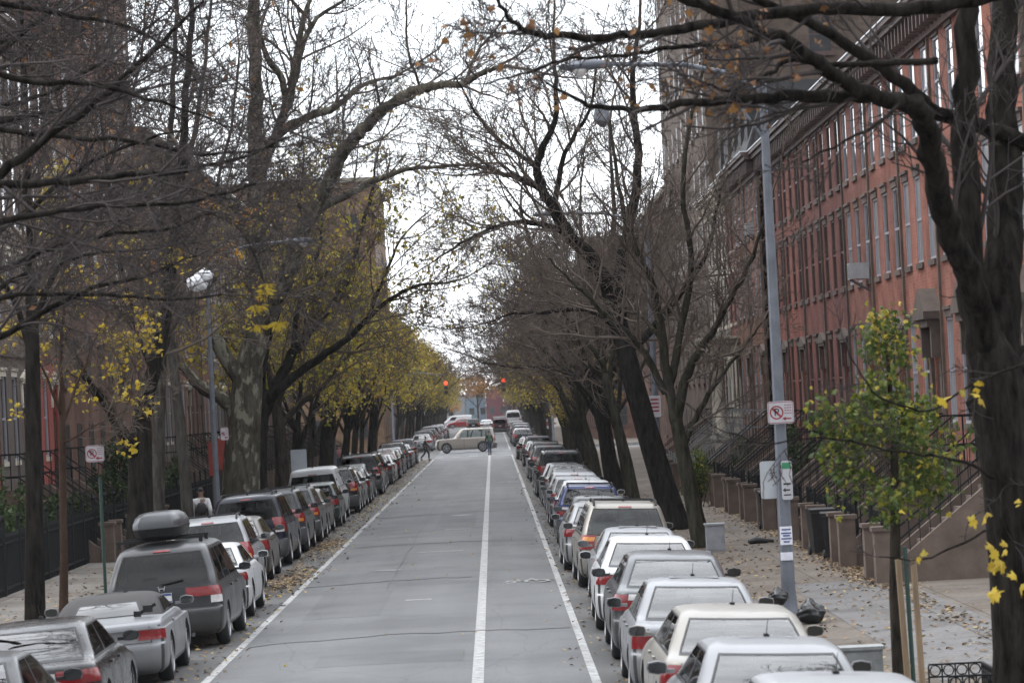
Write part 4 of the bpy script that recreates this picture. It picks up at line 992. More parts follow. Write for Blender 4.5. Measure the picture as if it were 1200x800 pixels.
seq = ['L1','L3','L1','L4','L2','L3','L4','L2','L3','L4','L2','L4','L3','L2','L4','L3','L2','L4','L2','L3','L4','L2','L3']
desc = {'L1': 'brown brick row house with red painted lower storey', 'L2': 'plain dark brown brick row house with dark windows', 'L3': 'brownstone row house with cream window trim', 'L4': 'orange brown brick row house with pale window trim'}
cnt = {}
for i, k in enumerate(seq):
    y = 80.5 + i*W_
    if 3 <= i <= 6: continue
    cnt[k] = cnt.get(k, 0) + 1
    place_house(k, FL, y, -1, desc[k] + (', nearest of its kind on the left' if cnt[k] == 1 else ', %sof its kind on the left' % ordn[cnt[k]-1]), GL)
block_building('apartment_building', 'tall dark brown apartment building behind the bare branches on the upper left', FL, -31., 80.5+3*W_, 80.5+7*W_-.02, 25., M_brickL, M_creamdk, 8, 8, 5, 8, -1, zr0=2.)
block_building('apartment_building', 'tall brown brick building on the far left corner past the crossing', -9.3, -32., 276., 305., 23., M_bricktan, M_creamdk, 6, 7, 6, 7, -1)
block_building('apartment_building', 'brick building on the far right corner past the crossing', 8.8, 30., 276., 310., 17., M_brickL, M_creamdk, 6, 5, 5, 5, 1)
block_building('apartment_building', 'long brick building beyond the far left corner building', -10., -30., 308., 420., 13., M_brickL, M_brown, 16, 4, 4, 4, -1)
block_building('apartment_building', 'long brick building beyond the far right corner building', 9.6, 30., 313., 430., 13., M_brickC, M_brown, 16, 4, 4, 4, 1)
# end of the street
M_paleblue = mat('pale_blue_siding', (.15,.20,.245), .7, .12, 1.); M_maroon = mat('maroon_wall', (.115,.032,.04), .7, .15, .8); M_palewall = mat('white_wall', (.33,.33,.33), .7, .1, .8)
def end_building(label, px0, px1, pyt, Y, m, dep=14.):
    a, b = at(px0, 470, Y), at(px1, 470, Y); zt = at((px0+px1)/2, pyt, Y).z
    root = thing('low_building', label, 'building', ((a.x+b.x)/2, Y, -.3)); w = abs(b.x-a.x)
    mb = MB(); mb.box2((-w/2,0,0),(w/2,dep,zt+.3)); part('wall', mb, m, root)
    rf = MB(); rf.box2((-w/2-.2,-.2,zt+.3),(w/2+.2,dep+.2,zt+.55)); part('roof', rf, M_roof, root)
    f = MB(); f.box2((0,-.02,0),(1.0,.03,1.3)); fm = f.mesh('window'); fm.materials.append(M_wglass)
    for k in range(max(2,int(w/2.2))): put('window', fm, None, root, (-w/2+.6+k*2.2, -.004, 1.4+.3))
    return root
end_building('pale blue low building closing the far end of the street', 546, 569, 459, 650., M_paleblue)
end_building('maroon low building beside the pale blue one at the far end', 569.5, 590, 457, 648., M_maroon)
end_building('long white low building left of the pale blue one at the far end', 470, 545.5, 466, 655., M_palewall)
end_building('brown low building right of the maroon one at the far end', 590.5, 680, 450, 655., M_brickL)
# ------------------------------------------------------------------ hand-placed trees
def PX(Y, pts, d=0.): return [at(x, y, Y + d*i) for i, (x, y) in enumerate(pts)]
LEFTW, RIGHTW = Vector((-.35,0,.05)), Vector((.35,0,.05))
# foreground tree at the right edge
t = Tree(11, .85); base = Vector((4.95, 32., walk_z(4.9)))
t.tr.tube([Vector((5.15,32,-.25)), Vector((5.15,32,.25))] + PX(32, [(1200,760),(1192,660),(1184,560),(1174,480),(1164,425),(1154,385)]), [.50,.40,.31,.28,.275,.29,.26,.14], 14)
t.limb(PX(32, [(1165,470),(1150,380),(1139,310),(1132,240),(1131,150),(1134,60),(1137,-40),(1150,-140)]), .19, .08, kids=5, klen=2., k=10, up=.05)
t.limb(PX(32, [(1158,480),(1172,380),(1178,280),(1178,180),(1174,80),(1184,-30),(1200,-140)], .25), .23, .11, kids=5, klen=2.4, k=10)
t.limb(PX(32, [(1162,470),(1188,430),(1230,400),(1290,330),(1350,240)], .3), .2, .07, kids=6, klen=2.4)
t.limb(PX(32, [(1158,420),(1146,350),(1122,290),(1103,235),(1091,180),(1084,140),(1072,118)], -.3), .14, .10, kids=1, klen=1.2, k=10)
t.limb(PX(30.4, [(1074,122),(1030,112),(985,92),(935,55),(893,36),(845,14),(793,-8),(720,-50)], -.3), .085, .04, kids=9, klen=1.5, bias=LEFTW, up=.02)
t.limb(PX(30.4, [(1068,120),(1010,112),(960,113),(905,113),(860,115),(800,121),(727,128),(680,118),(640,96)], -.25), .075, .012, kids=8, klen=1.0, bias=LEFTW, up=.02)
t.limb(PX(33, [(1240,200),(1200,166),(1150,148),(1100,132),(1060,100),(1010,62),(960,30),(900,5),(860,-25)], -.3), .095, .04, kids=6, klen=1.4, bias=LEFTW, up=.02)
t.limb(PX(31, [(1180,-10),(1100,6),(1020,10),(960,8),(893,18),(845,24),(800,33),(740,40),(700,43),(650,42),(620,38),(602,27),(588,8),(578,-15)], -.1), .075, .014, kids=10, klen=.9, bias=LEFTW, up=-.01)
t.limb(PX(30, [(1100,70),(1040,72),(980,75),(930,70),(900,86),(860,106),(830,98)], -.1), .035, .012, kids=4, klen=.8)
t.limb(PX(29, [(1060,118),(1020,150),(990,165),(940,190)], -.2), .02, .008, kids=3, klen=.6)
t.limb(PX(31, [(893,40),(860,55),(810,52),(770,58),(720,66),(660,70),(610,88),(566,98)], -.15), .03, .008, kids=7, klen=.8, bias=LEFTW, up=0)
t.limb(PX(31.5, [(1165,560),(1140,545),(1100,535),(1060,530),(1010,520),(960,512),(905,520)], -.15), .018, .007, kids=5, klen=.7, up=.03)
t.limb(PX(31.5, [(1160,620),(1120,640),(1080,655),(1030,652)], -.2), .014, .006, kids=2, klen=.4)
t.limb(PX(31.5, [(1230,560),(1200,565),(1176,575),(1172,600),(1190,640)], -.2), .014, .006, kids=3, klen=.35)
t.limb(PX(31.5, [(1230,410),(1190,430),(1130,455),(1090,480),(1040,470),(1010,440),(990,400)], -.2), .016, .006, kids=5, klen=.5)
t.limb(PX(30, [(905,520),(880,515),(840,500),(800,470)], .1), .008, .006, kids=3, klen=.5)
lv = MB()
for (x, y, s_) in ((1113,470,.19),(1131,460,.13),(1149,468,.15),(1150,450,.10),(1078,540,.10),(1143,612,.14),(1156,602,.13),(1166,645,.20),(1176,662,.19),(1172,692,.21),(1193,682,.19),(1078,652,.11),(1194,592,.10),(1166,660,.17),(1180,640,.12),(1146,455,.10)):
    for q in range(2): leaf(lv, at(x+R.uniform(-5,5), y+R.uniform(-5,5), 29.6+R.uniform(-.2,.2)), s_*.85, R, MAPLE)
br = MB(); tips = [p for p in t.tips if p.x < 3.6 and p.z > 6.1]
for i in range(150):
    p = R.choice(tips)
    for q in range(2): leaf(br, p + Vector((R.gauss(0,.06), R.gauss(0,.06), R.gauss(-.04,.07))), R.uniform(.06,.12), R, MAPLE if q == 0 else None)
root = finish_tree(t, 'tree', 'big dark forked bare trunk at the right edge, nearest the camera', base, M_barkdk, M_twigdk, lv, LF['bright'], group='street trees on the right')
part('withered_leaves', br, LF['brown'], root, off=base)
# foreground trees outside the left edge, whose long branches sweep into view
t = Tree(21, 1.0, .005); base = Vector((-7.9, 33., walk_z(-7.9)))
t.tr.tube([base - Vector((0,0,.2)), base + Vector((0,0,2)), base + Vector((.1,0,4.5)), base + Vector((.3,0,8))], [.34,.27,.24,.15], 10)
rb = Vector((.55,0,.10))
for pts, r0, Y in (([(-330,420),(-150,330),(-60,250),(0,205),(50,165),(100,130),(150,85),(190,48),(225,12),(250,-20)], .075, 33), ([(-320,230),(-150,232),(0,218),(80,213),(150,205),(220,200),(280,185),(340,160)], .055, 31),
                  ([(-330,380),(-140,345),(-60,330),(0,318),(60,290),(120,276),(190,268),(250,250)], .05, 34), ([(-330,60),(-150,60),(-40,80),(40,95),(110,100),(190,120),(270,150)], .05, 32),
                  ([(-330,-20),(-150,-30),(-20,0),(70,15),(150,30),(220,70)], .05, 33.5), ([(-330,150),(-150,160),(-30,150),(60,160),(150,165),(240,180),(330,172)], .045, 35),
                  ([(-330,330),(-150,290),(-40,270),(50,250),(140,240),(230,235),(300,215)], .045, 30), ([(-330,520),(-150,450),(-40,410),(10,390),(60,362),(110,338),(170,322),(230,300)], .055, 34.5),
                  ([(-330,100),(-150,110),(-60,120),(20,120),(90,90),(150,50),(200,10)], .04, 36), ([(-150,420),(-40,360),(40,345),(120,346),(200,352),(260,345)], .03, 33)):
    t.limb(PX(Y, pts), r0, .010, kids=10, klen=1.5, bias=rb, up=.03, start=.25)
cl_ = MB()
def compound_leaf(mb, p, n, ln, r):
    for i in range(n):
        u = i/(n-1)*2-1; q = p + Vector((u*ln*.12, r.uniform(-.03,.03), r.uniform(-.01,.01)))
        an = u*1.35 + r.uniform(-.15,.15); d = Vector((math.sin(an), r.uniform(-.3,.3), -.75*math.cos(an)-.12)).normalized(); s_ = ln*r.uniform(.75,1.1); w = Vector((math.cos(an),0,math.sin(an)))*.012
        mb.add([q - w*.3, q + d*s_*.5 - w, q + d*s_, q + d*s_*.5 + w], [(0,1,2),(0,2,3)])
for x, y in ((312,341),(300,362),(299,389),(323,384),(305,346)): 
    for k in range(2): compound_leaf(cl_, at(x+R.uniform(-5,5), y-5+R.uniform(-4,4), 33+R.uniform(-.1,.1)), 7, .11, R)
t.limb(PX(33, [(250,250),(285,275),(310,330),(318,370)]), .008, .005, kids=2, klen=.2)
finish_tree(t, 'tree', 'tree outside the left edge whose long thin grey branches sweep across the upper left', base, M_barkdk, M_twigdk, cl_, LF['bright'], group='street trees on the left')
t = Tree(23, 1.0, .006); base = Vector((-7.9, 43., walk_z(-7.9)))
t.tr.tube([base - Vector((0,0,.2)), base + Vector((0,0,2)), base + Vector((.1,0,4.5)), base + Vector((.2,0,9))], [.3,.24,.2,.13], 10)
for pts, r0, Y in (([(-135,200),(-60,120),(0,60),(50,20),(90,-20)], .08, 43), ([(-135,330),(-50,300),(20,255),(90,200),(150,170),(220,150)], .06, 44), ([(-135,160),(-40,150),(60,130),(150,110),(240,90)], .05, 42),
                  ([(-135,100),(-40,60),(40,40),(120,10),(170,-30)], .05, 45), ([(-135,400),(-50,370),(30,320),(100,300),(190,290)], .05, 43), ([(-135,60),(-20,20),(60,-10),(110,-40)], .05, 42)):
    t.limb(PX(Y, pts), r0, .012, kids=9, klen=1.8, bias=Vector((.35,0,.1)), up=.04, start=.2)
finish_tree(t, 'tree', 'second tree outside the left edge, its dense dark twigs filling the top left corner', base, M_barkdk, M_twigdk, t.leaves(260, .10, .15), LF['brown'], group='street trees on the left')
# left pavement, near to far
def left_tree(seed, label, Y, trunk, r, limbs, barkm, tw=1., leafs=0, lm='yellow', lsz=.12, lev_k=7, klen=2.6, crown_h=None, lz=None, minr=.0075, twm=None):
    t = Tree(seed, tw, minr); P = PX(Y, trunk); b = Vector((P[0].x, Y, walk_z(P[0].x)))
    n = len(P); t.tr.tube([Vector((P[0].x,Y,b.z-.25)), Vector((P[0].x,Y,b.z+.15))] + P[1:] + [P[-1] + (P[-1]-P[-2]).normalized()*r*2.2], [r*1.7, r*1.2] + [r*(1.06-.30*i/(n-1)) for i in range(1,n)] + [r*.45], 12)
    for pts, r0, r1, k in limbs: t.limb(PX(Y, pts, R.uniform(-.5,.5)), r0, r1, kids=k, klen=klen, k=8)
    lf = t.leaves(leafs, lsz, .3 if Y > 82 else .2, zmax=lz, poly=MAPLE if Y < 82 else None, clumps=max(14, leafs//14) if Y < 82 else 0) if leafs else None
    return finish_tree(t, 'tree', label, b, barkm, twm or M_twig, lf, LF[lm], group='street trees on the left' if b.x < 0 else 'street trees on the right')
left_tree(31, 'slim straight grey trunk at far left beside the two dark sedans', 54, [(42,735),(41,600),(40,500),(38,390)], .155,
    [([(38,400),(37,330),(34,250),(28,150),(25,40),(20,-60)], .11, .03, 12), ([(38,390),(60,330),(95,270),(130,190),(160,90),(170,0)], .06, .015, 9), ([(38,420),(15,350),(-20,300),(-60,230)], .06, .015, 7)], M_barkdk, 1.0, 240, 'yellow', .13, lz=8., klen=2.2, minr=.006)
left_tree(32, 'thin reddish brown young trunk left of the minivan with the roof box', 57.8, [(77,760),(76,650),(74,550),(73,470)], .075,
    [([(73,480),(72,420),(75,350),(70,290)], .05, .01, 9), ([(73,500),(95,440),(120,380),(150,330)], .03, .008, 7), ([(73,490),(50,430),(20,390)], .03, .008, 6), ([(74,520),(110,500),(150,480)], .02,.007,5)], mat('bark_reddish', (.05,.032,.024), .95, .3, 9, spec=.05), 1.0, 420, 'bright', .12, klen=1.3, minr=.005)
left_tree(33, 'dark forked trunk with a leaning left limb behind the roof box', 71, [(166,690),(165,600),(165,540),(166,500)], .30,
    [([(166,505),(170,470),(178,440),(186,410),(198,350),(205,270),(215,180),(220,80),(225,-20)], .21, .05, 12), ([(164,540),(150,518),(135,492),(120,468),(102,445),(80,400),(50,340),(30,260)], .15, .03, 10), ([(180,440),(160,380),(140,300),(125,200),(115,90)], .1, .02, 9)], M_barkdk, 1.1, 420, 'bright', .13, lz=7.5)
left_tree(34, 'pale grey upright trunk just right of the dark forked trunk', 74, [(187,690),(186,600),(187,500),(189,430)], .16,
    [([(189,435),(192,350),(190,260),(200,150),(205,40),(208,-40)], .12, .03, 12), ([(189,420),(215,340),(245,250),(270,150),(280,60)], .07, .02, 9), ([(189,400),(165,330),(150,230)], .06, .02, 7)], M_barkgrey, 1.1, 260, 'orange', .13, lz=9)
left_tree(35, 'grey trunk leaning left, beside the pedestrian with the backpack', 80.5, [(224,670),(219,580),(211,490),(203,425)], .155,
    [([(203,430),(196,350),(200,260),(225,170),(240,70),(250,-30)], .11, .03, 12), ([(203,420),(180,370),(150,290),(120,200)], .07, .02, 8), ([(200,390),(230,330),(260,240),(285,140)], .06,.02,8)], M_barkgrey, 1.1, 220, 'yellow', .13, lz=9.)
left_tree(36, 'stout mottled plane tree with broken stub, limb arching over the street', 99, [(281,640),(282,580),(285,510),(290,450)], .62,
    [([(288,460),(298,410),(302,340),(299,260),(300,180),(299,90),(297,0),(300,-60)], .40, .12, 12), ([(286,455),(272,432),(258,408),(246,390)], .26, .20, 0), ([(280,490),(264,470),(240,457),(222,438),(212,424),(195,400),(190,360)], .24, .05, 7),
     ([(300,400),(318,360),(334,325),(348,288),(362,255),(386,212),(400,182),(416,161),(434,142),(452,127),(476,109),(496,103),(516,100),(544,98),(562,86),(580,80),(598,78)], .30, .05, 14), ([(330,330),(370,250),(400,232),(428,217),(455,205),(482,198),(520,195),(556,192)], .16, .03, 10),
     ([(300,250),(308,190),(326,157),(360,138),(394,124),(410,110),(436,96),(462,90)], .20, .04, 10), ([(302,210),(318,170),(334,128),(330,95),(312,66),(304,40),(300,10)], .17,.05,8), ([(334,128),(346,90),(356,50),(370,22),(405,-2)], .14,.04,9), ([(340,100),(352,40),(362,0),(366,-40)], .12,.04,6), ([(452,127),(490,108),(478,60),(476,10),(480,-20)], .06,.02,7), ([(544,98),(560,60),(580,35),(600,5)], .05, .015, 7)], M_plane, 1.0, 360, 'yellow', .14, klen=3.0, lz=10.)
left_tree(37, 'dark tree right of the mottled plane trunk, its limbs fanning up to the right', 106, [(306,610),(303,560),(304,515),(308,480)], .30,
    [([(306,490),(318,466),(342,415),(356,395),(372,378),(396,348),(412,310),(424,270),(434,230),(440,190)], .21, .04, 14), ([(312,470),(346,440),(376,418),(402,400),(430,374),(458,350),(490,335),(530,330)], .17, .03, 14), ([(306,480),(310,420),(330,350),(345,300),(352,240),(356,180)], .13, .03, 11), ([(342,415),(350,360),(372,300),(378,250),(386,215)], .10,.025,9), ([(430,374),(452,320),(470,280),(500,250)], .07,.02,9)], M_barkdk, 1.1, 2600, 'mixed', .17, klen=3.0)
left_tree(38, 'short pale trunk with forking limbs behind the navy utility vehicle', 118, [(332,600),(331,545),(328,505),(325,480)], .26,
    [([(325,485),(318,450),(312,400),(322,340),(330,280)], .14,.03,10), ([(328,500),(350,475),(378,455),(400,425),(430,400)], .14,.03,12), ([(326,480),(340,430),(365,390),(380,330)], .1,.03,10)], M_bark, 1.1, 2200, 'mixed', .18, klen=2.8)
# right pavement
left_tree(41, 'slender tree with wide V shaped limbs beside the grey utility box', 77.6, [(822,650),(812,590),(800,530),(792,490)], .20,
    [([(792,495),(783,450),(776,400),(766,340),(750,300),(735,262),(722,200),(715,140)], .14, .03, 12), ([(793,490),(806,435),(822,408),(838,385),(856,350),(882,300),(900,240)], .13, .03, 9), ([(802,520),(820,480),(842,445),(870,408),(893,378)], .09, .02, 6),
     ([(780,460),(760,422),(744,398),(722,378),(700,360),(682,340),(664,325),(640,300)], .10, .02, 11), ([(785,450),(800,380),(810,300),(800,220),(812,130),(830,60)], .10,.03,11), ([(776,400),(752,370),(735,365),(700,345)], .06,.02,6)], M_barkgreen, 1.0, 0, klen=2.6, twm=M_twig)
left_tree(42, 'thick dark leaning trunk on the right whose limb reaches left over the bike lane', 88.6, [(792,630),(778,570),(760,510),(746,460),(734,415),(724,375)], .33,
    [([(724,380),(718,350),(706,325),(690,300),(668,275),(650,248),(636,222),(630,195),(640,165),(652,130),(650,80)], .25, .05, 13), ([(636,222),(612,210),(585,202),(560,195),(525,193)], .11, .02, 11), ([(668,275),(640,264),(605,260),(575,268),(540,285),(510,305)], .10,.02,11), ([(630,195),(600,175),(570,150),(545,110),(530,85)], .07,.015,9),
     ([(726,378),(728,310),(742,240),(748,180),(742,100),(750,30)], .20, .05, 12), ([(722,385),(705,370),(680,362),(640,365),(600,368),(570,378)], .10,.02,10), ([(734,415),(770,380),(800,340),(830,290),(845,220)], .13,.03,10), ([(650,240),(662,180),(690,130),(700,70)], .09,.02,9)], M_barkdk, 1.0, 0, klen=3.0, twm=M_twig)
left_tree(43, 'thin leaning trunk between the thick dark trunks on the right', 112, [(744,600),(735,540),(722,490),(712,450)], .18,
    [([(712,455),(702,400),(690,330),(680,260),(684,180)], .11,.03,12), ([(712,450),(725,380),(740,320),(750,250)], .08,.02,10), ([(708,430),(680,390),(640,350),(610,340)], .08,.02,11)], M_barkgreen, 1.1, 0, klen=3.0)
left_tree(44, 'thick dark double trunk on the right beyond the leaning trunks', 128, [(722,590),(714,540),(708,500),(702,460)], .33,
    [([(702,465),(690,430),(670,390),(645,350),(625,300),(610,240)], .24,.05,13), ([(703,460),(706,400),(715,330),(720,250),(715,170)], .24,.05,13), ([(700,470),(670,440),(640,430),(600,430),(565,425)], .14,.03,12), ([(705,460),(735,400),(760,340),(780,270)], .16,.04,11)], M_barkdk, 1.0, 60, 'yellow', .15, klen=3.2)
# ------------------------------------------------------------------ repeats of street trees
TARGET[0] = PROTO
GEN = {}
def gen(key, seed, barkm, leafs, lm, lsz, **kw):
    t = generic_tree(seed, **kw); lf = t.leaves(leafs, lsz, .35) if leafs else None
    GEN[key] = finish_tree(t, 'tree', None, Vector((0,0,0)), barkm, M_twig, lf, LF[lm] if lm else None, group=None, cat=None)
gen('bareA', 51, M_barkdk, 0, None, 0, ht=13., lean=.5, r=.20, spread=1.05, tw=1.05, minr=.010)
gen('bareB', 52, M_bark, 120, 'brown', .14, ht=12., lean=.4, r=.17, spread=1.15, tw=1.05, minr=.010)
gen('bareC', 53, M_barkgreen, 40, 'yellow', .14, ht=14., lean=.7, r=.22, spread=.95, tw=1.05, minr=.010)
gen('yellow', 54, M_bark, 3600, 'yellow', .19, ht=10.5, lean=.3, r=.18, spread=1.25, tw=.85, minr=.010)
gen('mixed', 55, M_barkdk, 3200, 'mixed', .20, ht=11., lean=.3, r=.2, spread=1.25, tw=.9, minr=.010)
gen('orange', 56, M_bark, 2600, 'orange', .20, ht=9.5, lean=.2, r=.16, spread=1.2, tw=.85, minr=.010)
TARGET[0] = COL
KIND = {'bareA': 'tall bare dark street tree', 'bareB': 'bare brown street tree', 'bareC': 'tall bare mossy street tree', 'yellow': 'yellow leaved street tree', 'mixed': 'olive and yellow leaved street tree', 'orange': 'orange leaved street tree'}
tc_ = {}
def put_tree(key, x, y, side, s_, where, rz=None):
    o = copy_tree(GEN[key]); o.location = (x, y, walk_z(x)); o.rotation_euler.z = rz if rz is not None else (R.uniform(-.5,.5) + (math.pi if side > 0 else 0)); o.scale = (s_, s_, s_*R.uniform(.95,1.05))
    k = (key, side, where); tc_[k] = tc_.get(k, 0) + 1; n = tc_[k]
    sd = 'right' if side > 0 else 'left'
    lb = '%s, %s%s side %s' % (KIND[key], 'nearest such on ' if n == 1 else ordn[n-1] + 'such along ', sd, where)
    return tag(o, lb, 'tree', 'street trees on the %s' % sd)
WB, WF = 'before the crossing', 'past the crossing'
for y, k, s_ in ((128,'mixed',.95),(137,'yellow',.9),(147,'mixed',1.),(156,'yellow',1.),(166,'bareA',.85),(175,'mixed',1.05),(185,'yellow',1.05),(195,'orange',.95),(205,'mixed',1.),(216,'yellow',.95)):
    put_tree(k, -7.95 + R.uniform(-.15,.15), y, -1, s_, WB)
for y, k, s_ in ((120,'bareB',1.),(138,'bareA',.95),(147,'bareC',.9),(156,'bareB',.95),(165,'bareC',.9),(170,'yellow',.62),(174,'bareA',.9),(184,'bareB',.9),(189,'orange',.75),(193,'bareC',.85),(202,'yellow',.85),(210,'bareB',.9),(219,'mixed',.85)):
    put_tree(k, 4.75 + R.uniform(-.15,.15), y, 1, s_, WB)
for i in range(21):
    y = 262 + i*14.
    put_tree(('mixed','yellow','bareB','yellow','orange','mixed','yellow')[i % 7], -7.95, y, -1, R.uniform(.85,1.1), WF)
    put_tree(('yellow','bareB','mixed','bareA','yellow','orange','mixed')[i % 7], 4.75, y+3, 1, R.uniform(.85,1.1), WF)
for x, y, k, s_, lb in ((-2.5,560,'orange',1.1,'orange tree standing before the white building at the far end'), (3.4,540,'orange',1.2,'orange tree standing right of the maroon building at the far end'), (-9,590,'yellow',1.,'yellow tree at the far end left of the white building'), (-7.2,585,'orange',.6,'low orange tree left of the pale blue building at the far end'), (8,600,'mixed',1.1,'olive tree at the far end right of the maroon building'), (-16,600,'mixed',1.2,'olive tree at the far left end of the street'), (17,610,'yellow',1.2,'yellow tree at the far right end of the street')):
    o = copy_tree(GEN[k]); o.location = (x,y,-.2); o.scale = (s_,)*3; o.rotation_euler.z = R.uniform(0,6); tag(o, lb, 'tree', 'trees at the end of the street')
# far wooded hill closing the view
hb = MB(); rr = random.Random(5)
for i in range(8000):
    x = rr.uniform(-95, 95); z = rr.uniform(0,1)**.8*(13 + 3*math.sin(x*.13) + 2*math.sin(x*.31)); leaf(hb, Vector((x, 690 + rr.uniform(0,40), z)), rr.uniform(.7,1.5), rr)
st_ = part('distant_wood', hb, LF['brown'], None); tag(st_, 'distant wood behind the low buildings at the end of the street', None, None, 'stuff')
# ------------------------------------------------------------------ sapling with stakes, guard fence
t = Tree(61, 1., .005); base = Vector((4.72, 39., walk_z(4.7)))
t.tr.tube([base - Vector((0,0,.2)), base + Vector((0,0,.1)), *PX(39, [(1049,700),(1049,600),(1048,520),(1043,450),(1037,375)])], [.11,.085,.075,.06,.045,.03,.012], 8)
for i in range(30):
    u = (i/29)**1.1; y = 608 - 232*u; c = at(1050-13*u, y, 39); a = i*2.4
    d = Vector((math.cos(a), math.sin(a), .45)).normalized(); t.grow(c, d, (.84 if u < .25 else (.84-.46*(u-.25)/.25 if u < .5 else .36-.14*(u-.5)/.5))*R.uniform(.8,1.1)*(.75 if y > 590 else 1), .014, 3, .05)
tp = t.tips; lg, ly = MB(), MB()
for i in range(3300):
    p = R.choice(tp) + t.rv()*.17; py = 471 + (3.7-p.z)*3800/39 + 22
    up = (600-py)/230
    leaf(ly if R.random() < (.04 + .55*max(0,up-.35)) else lg, p, R.uniform(.06,.115), R, MAPLE)
root = finish_tree(t, 'sapling', 'young staked sapling with green leaves turning yellow on the right pavement', base, M_bark, M_twig, lg, LF['green'], group=None)
part('yellow_leaves', ly, LF['yellow'], root, off=base)
M_stake = mat('stake_wood', (.20,.14,.085), .8, .3, 7, stretch=(1,1,.15))
for k, (px0, px1, lb) in enumerate(((1066,1052,'pale wooden stake propping the sapling, left one'), (1083,1070,'pale wooden stake propping the sapling, right one'))):
    a, b = at(px0, 830, 38.6-.5*k), at(px1, 655, 38.6-.5*k); mb = MB(); mb.tube([Vector((a.x,a.y,-.2)), b], [.04,.036], 8); tag(part('tree_stake', mb, M_stake, None, 40), lb, 'stake', 'sapling stakes')
a = at(1072,830,38.9); mb = MB(); mb.tube([Vector((a.x,a.y,-.1)), at(1060,640,38.9)], [.03,.03], 6); tag(part('signpost', mb, M_dkgreen, None, 40), 'thin dark green metal post between the two sapling stakes', 'post')
pit = MB(); pit.box2((4.25,38.0,walk_z(4.7)-.02),(5.3,40.2,walk_z(4.7)+.03)); struct('tree_pit', pit, M_soil)
def tree_guard(x0, y0, x1, y1, h, lb):
    z = walk_z(x0); root = thing('tree_guard', lb, 'guard fence', (x0,y0,z)); pk = MB(); rl = MB()
    for (ax,ay,bx,by) in ((0,0,x1-x0,0),(x1-x0,0,x1-x0,y1-y0),(0,y1-y0,x1-x0,y1-y0)):
        n = max(3, int(math.hypot(bx-ax,by-ay)/.13))
        for i in range(n+1): pk.box((ax+(bx-ax)*i/n, ay+(by-ay)*i/n, h/2), (.016,.016,h))
        for i in range(n):
            c = Vector((ax+(bx-ax)*(i+.5)/n, ay+(by-ay)*(i+.5)/n, h-.06)); dx = Vector((bx-ax,by-ay,0)).normalized(); pk.tube([c + dx*.06*math.cos(q*.785) + Vector((0,0,.06*math.sin(q*.785))) for q in range(9)], [.008]*9, 4)
        for z_ in (.1,h-.13,h+.01): rl.bar((ax,ay,z_),(bx,by,z_),.03,.02)
    part('pickets', pk, M_iron, root); part('rails', rl, M_iron, root)
tree_guard(4.75, 34.9, 5.35, 36.5, .52, 'low black iron tree guard with ring top at the lower right')
# ------------------------------------------------------------------ shrubs and fences
n = 0
for i, (x, y, sx, sy, sz) in enumerate(((-12.2,74,1.0,2.2,2.2),(-12.,79,.9,2.2,2.5),(-11.9,84,.9,2.,2.0),(-11.9,90,.9,2.2,1.8),(-11.8,97,.9,2.,2.2),(-11.8,104,.9,2.2,3.0),(-11.7,111,.8,2.,2.6),(-11.7,119,.8,2.,2.2))):
    shrub(('dense dark green hedge behind the left iron fence, nearest the camera' if i == 0 else 'dark green shrub behind the left iron fence, %sfrom the camera' % ordn[i]), Vector((x,y,0)), (sx,sy,sz), 2600, LF['hedge'], 100+i, 'garden shrubs on the left', lsz=.13)
shrub('tall green shrub in the yard below the columned porch', Vector((8.7,92.,0)), (.8,.9,2.6), 1800, LF['hedge'], 130, 'garden shrubs on the right', lsz=.12)
shrub('olive shrub beside the iron stair railings on the right', Vector((6.5,104.,.0)), (.7,.8,1.9), 1200, LF['green'], 131, 'garden shrubs on the right', lsz=.12)
shrub('green shrub at the foot of the dark red houses', Vector((8.6,111.,0)), (.8,.8,1.8), 1200, LF['hedge'], 132, 'garden shrubs on the right', lsz=.12)
for i, (ya_, yb_) in enumerate(((55,70),(70.2,86),(86.2,102),(102.2,122))):
    iron_fence('black iron railing along the left pavement, ' + ('nearest stretch' if i == 0 else '%sstretch from the camera' % ordn[i]), (-10.7,ya_,walk_z(-10.7)), (-10.7,yb_,walk_z(-10.7)), 1.25, 'iron railings on the left', tall=.25)
for i in range(-3, 9):
    y = yr + i*W_
    iron_fence('black iron areaway fence between two stoops on the right, %sfrom the camera' % (ordn[i+3] if i > -3 else 'nearest '), (7.45,y+2.35,walk_z(7.4)), (7.45,y+5.9,walk_z(7.4)), 1.05, 'areaway fences on the right')
# planter and utility box
def box_thing(name, lb, cat, c, d, m, m2=None):
    root = thing(name, lb, cat, c); mb = MB(); mb.box((0,0,d[2]/2), d); part('cabinet', mb, m, root)
    mb = MB(); mb.box((0,0,d[2]+.02), (d[0]+.06,d[1]+.06,.04)); part('lid', mb, m2 or m, root)
    mb = MB(); mb.box((0,-d[1]/2-.006,d[2]*.5), (d[0]*.84,.012,d[2]*.84)); mb.box((d[0]*.3,-d[1]/2-.022,d[2]*.5), (.03,.02,.12)); part('door', mb, m, root)
    return root
box_thing('utility_box', 'pale grey utility box at the foot of the slender right hand tree', 'box', Vector((5.0,75.2,walk_z(5))), (.42,.4,.62), mat('grey_cabinet', (.26,.27,.29), .6, .15, 5))
box_thing('utility_box', 'low grey box on the kerb between the sapling and the parked cars', 'box', Vector((4.45,40.6,walk_z(4.4))), (.50,.35,.42), mat('grey_cabinet_worn', (.22,.23,.23), .7, .25, 5))
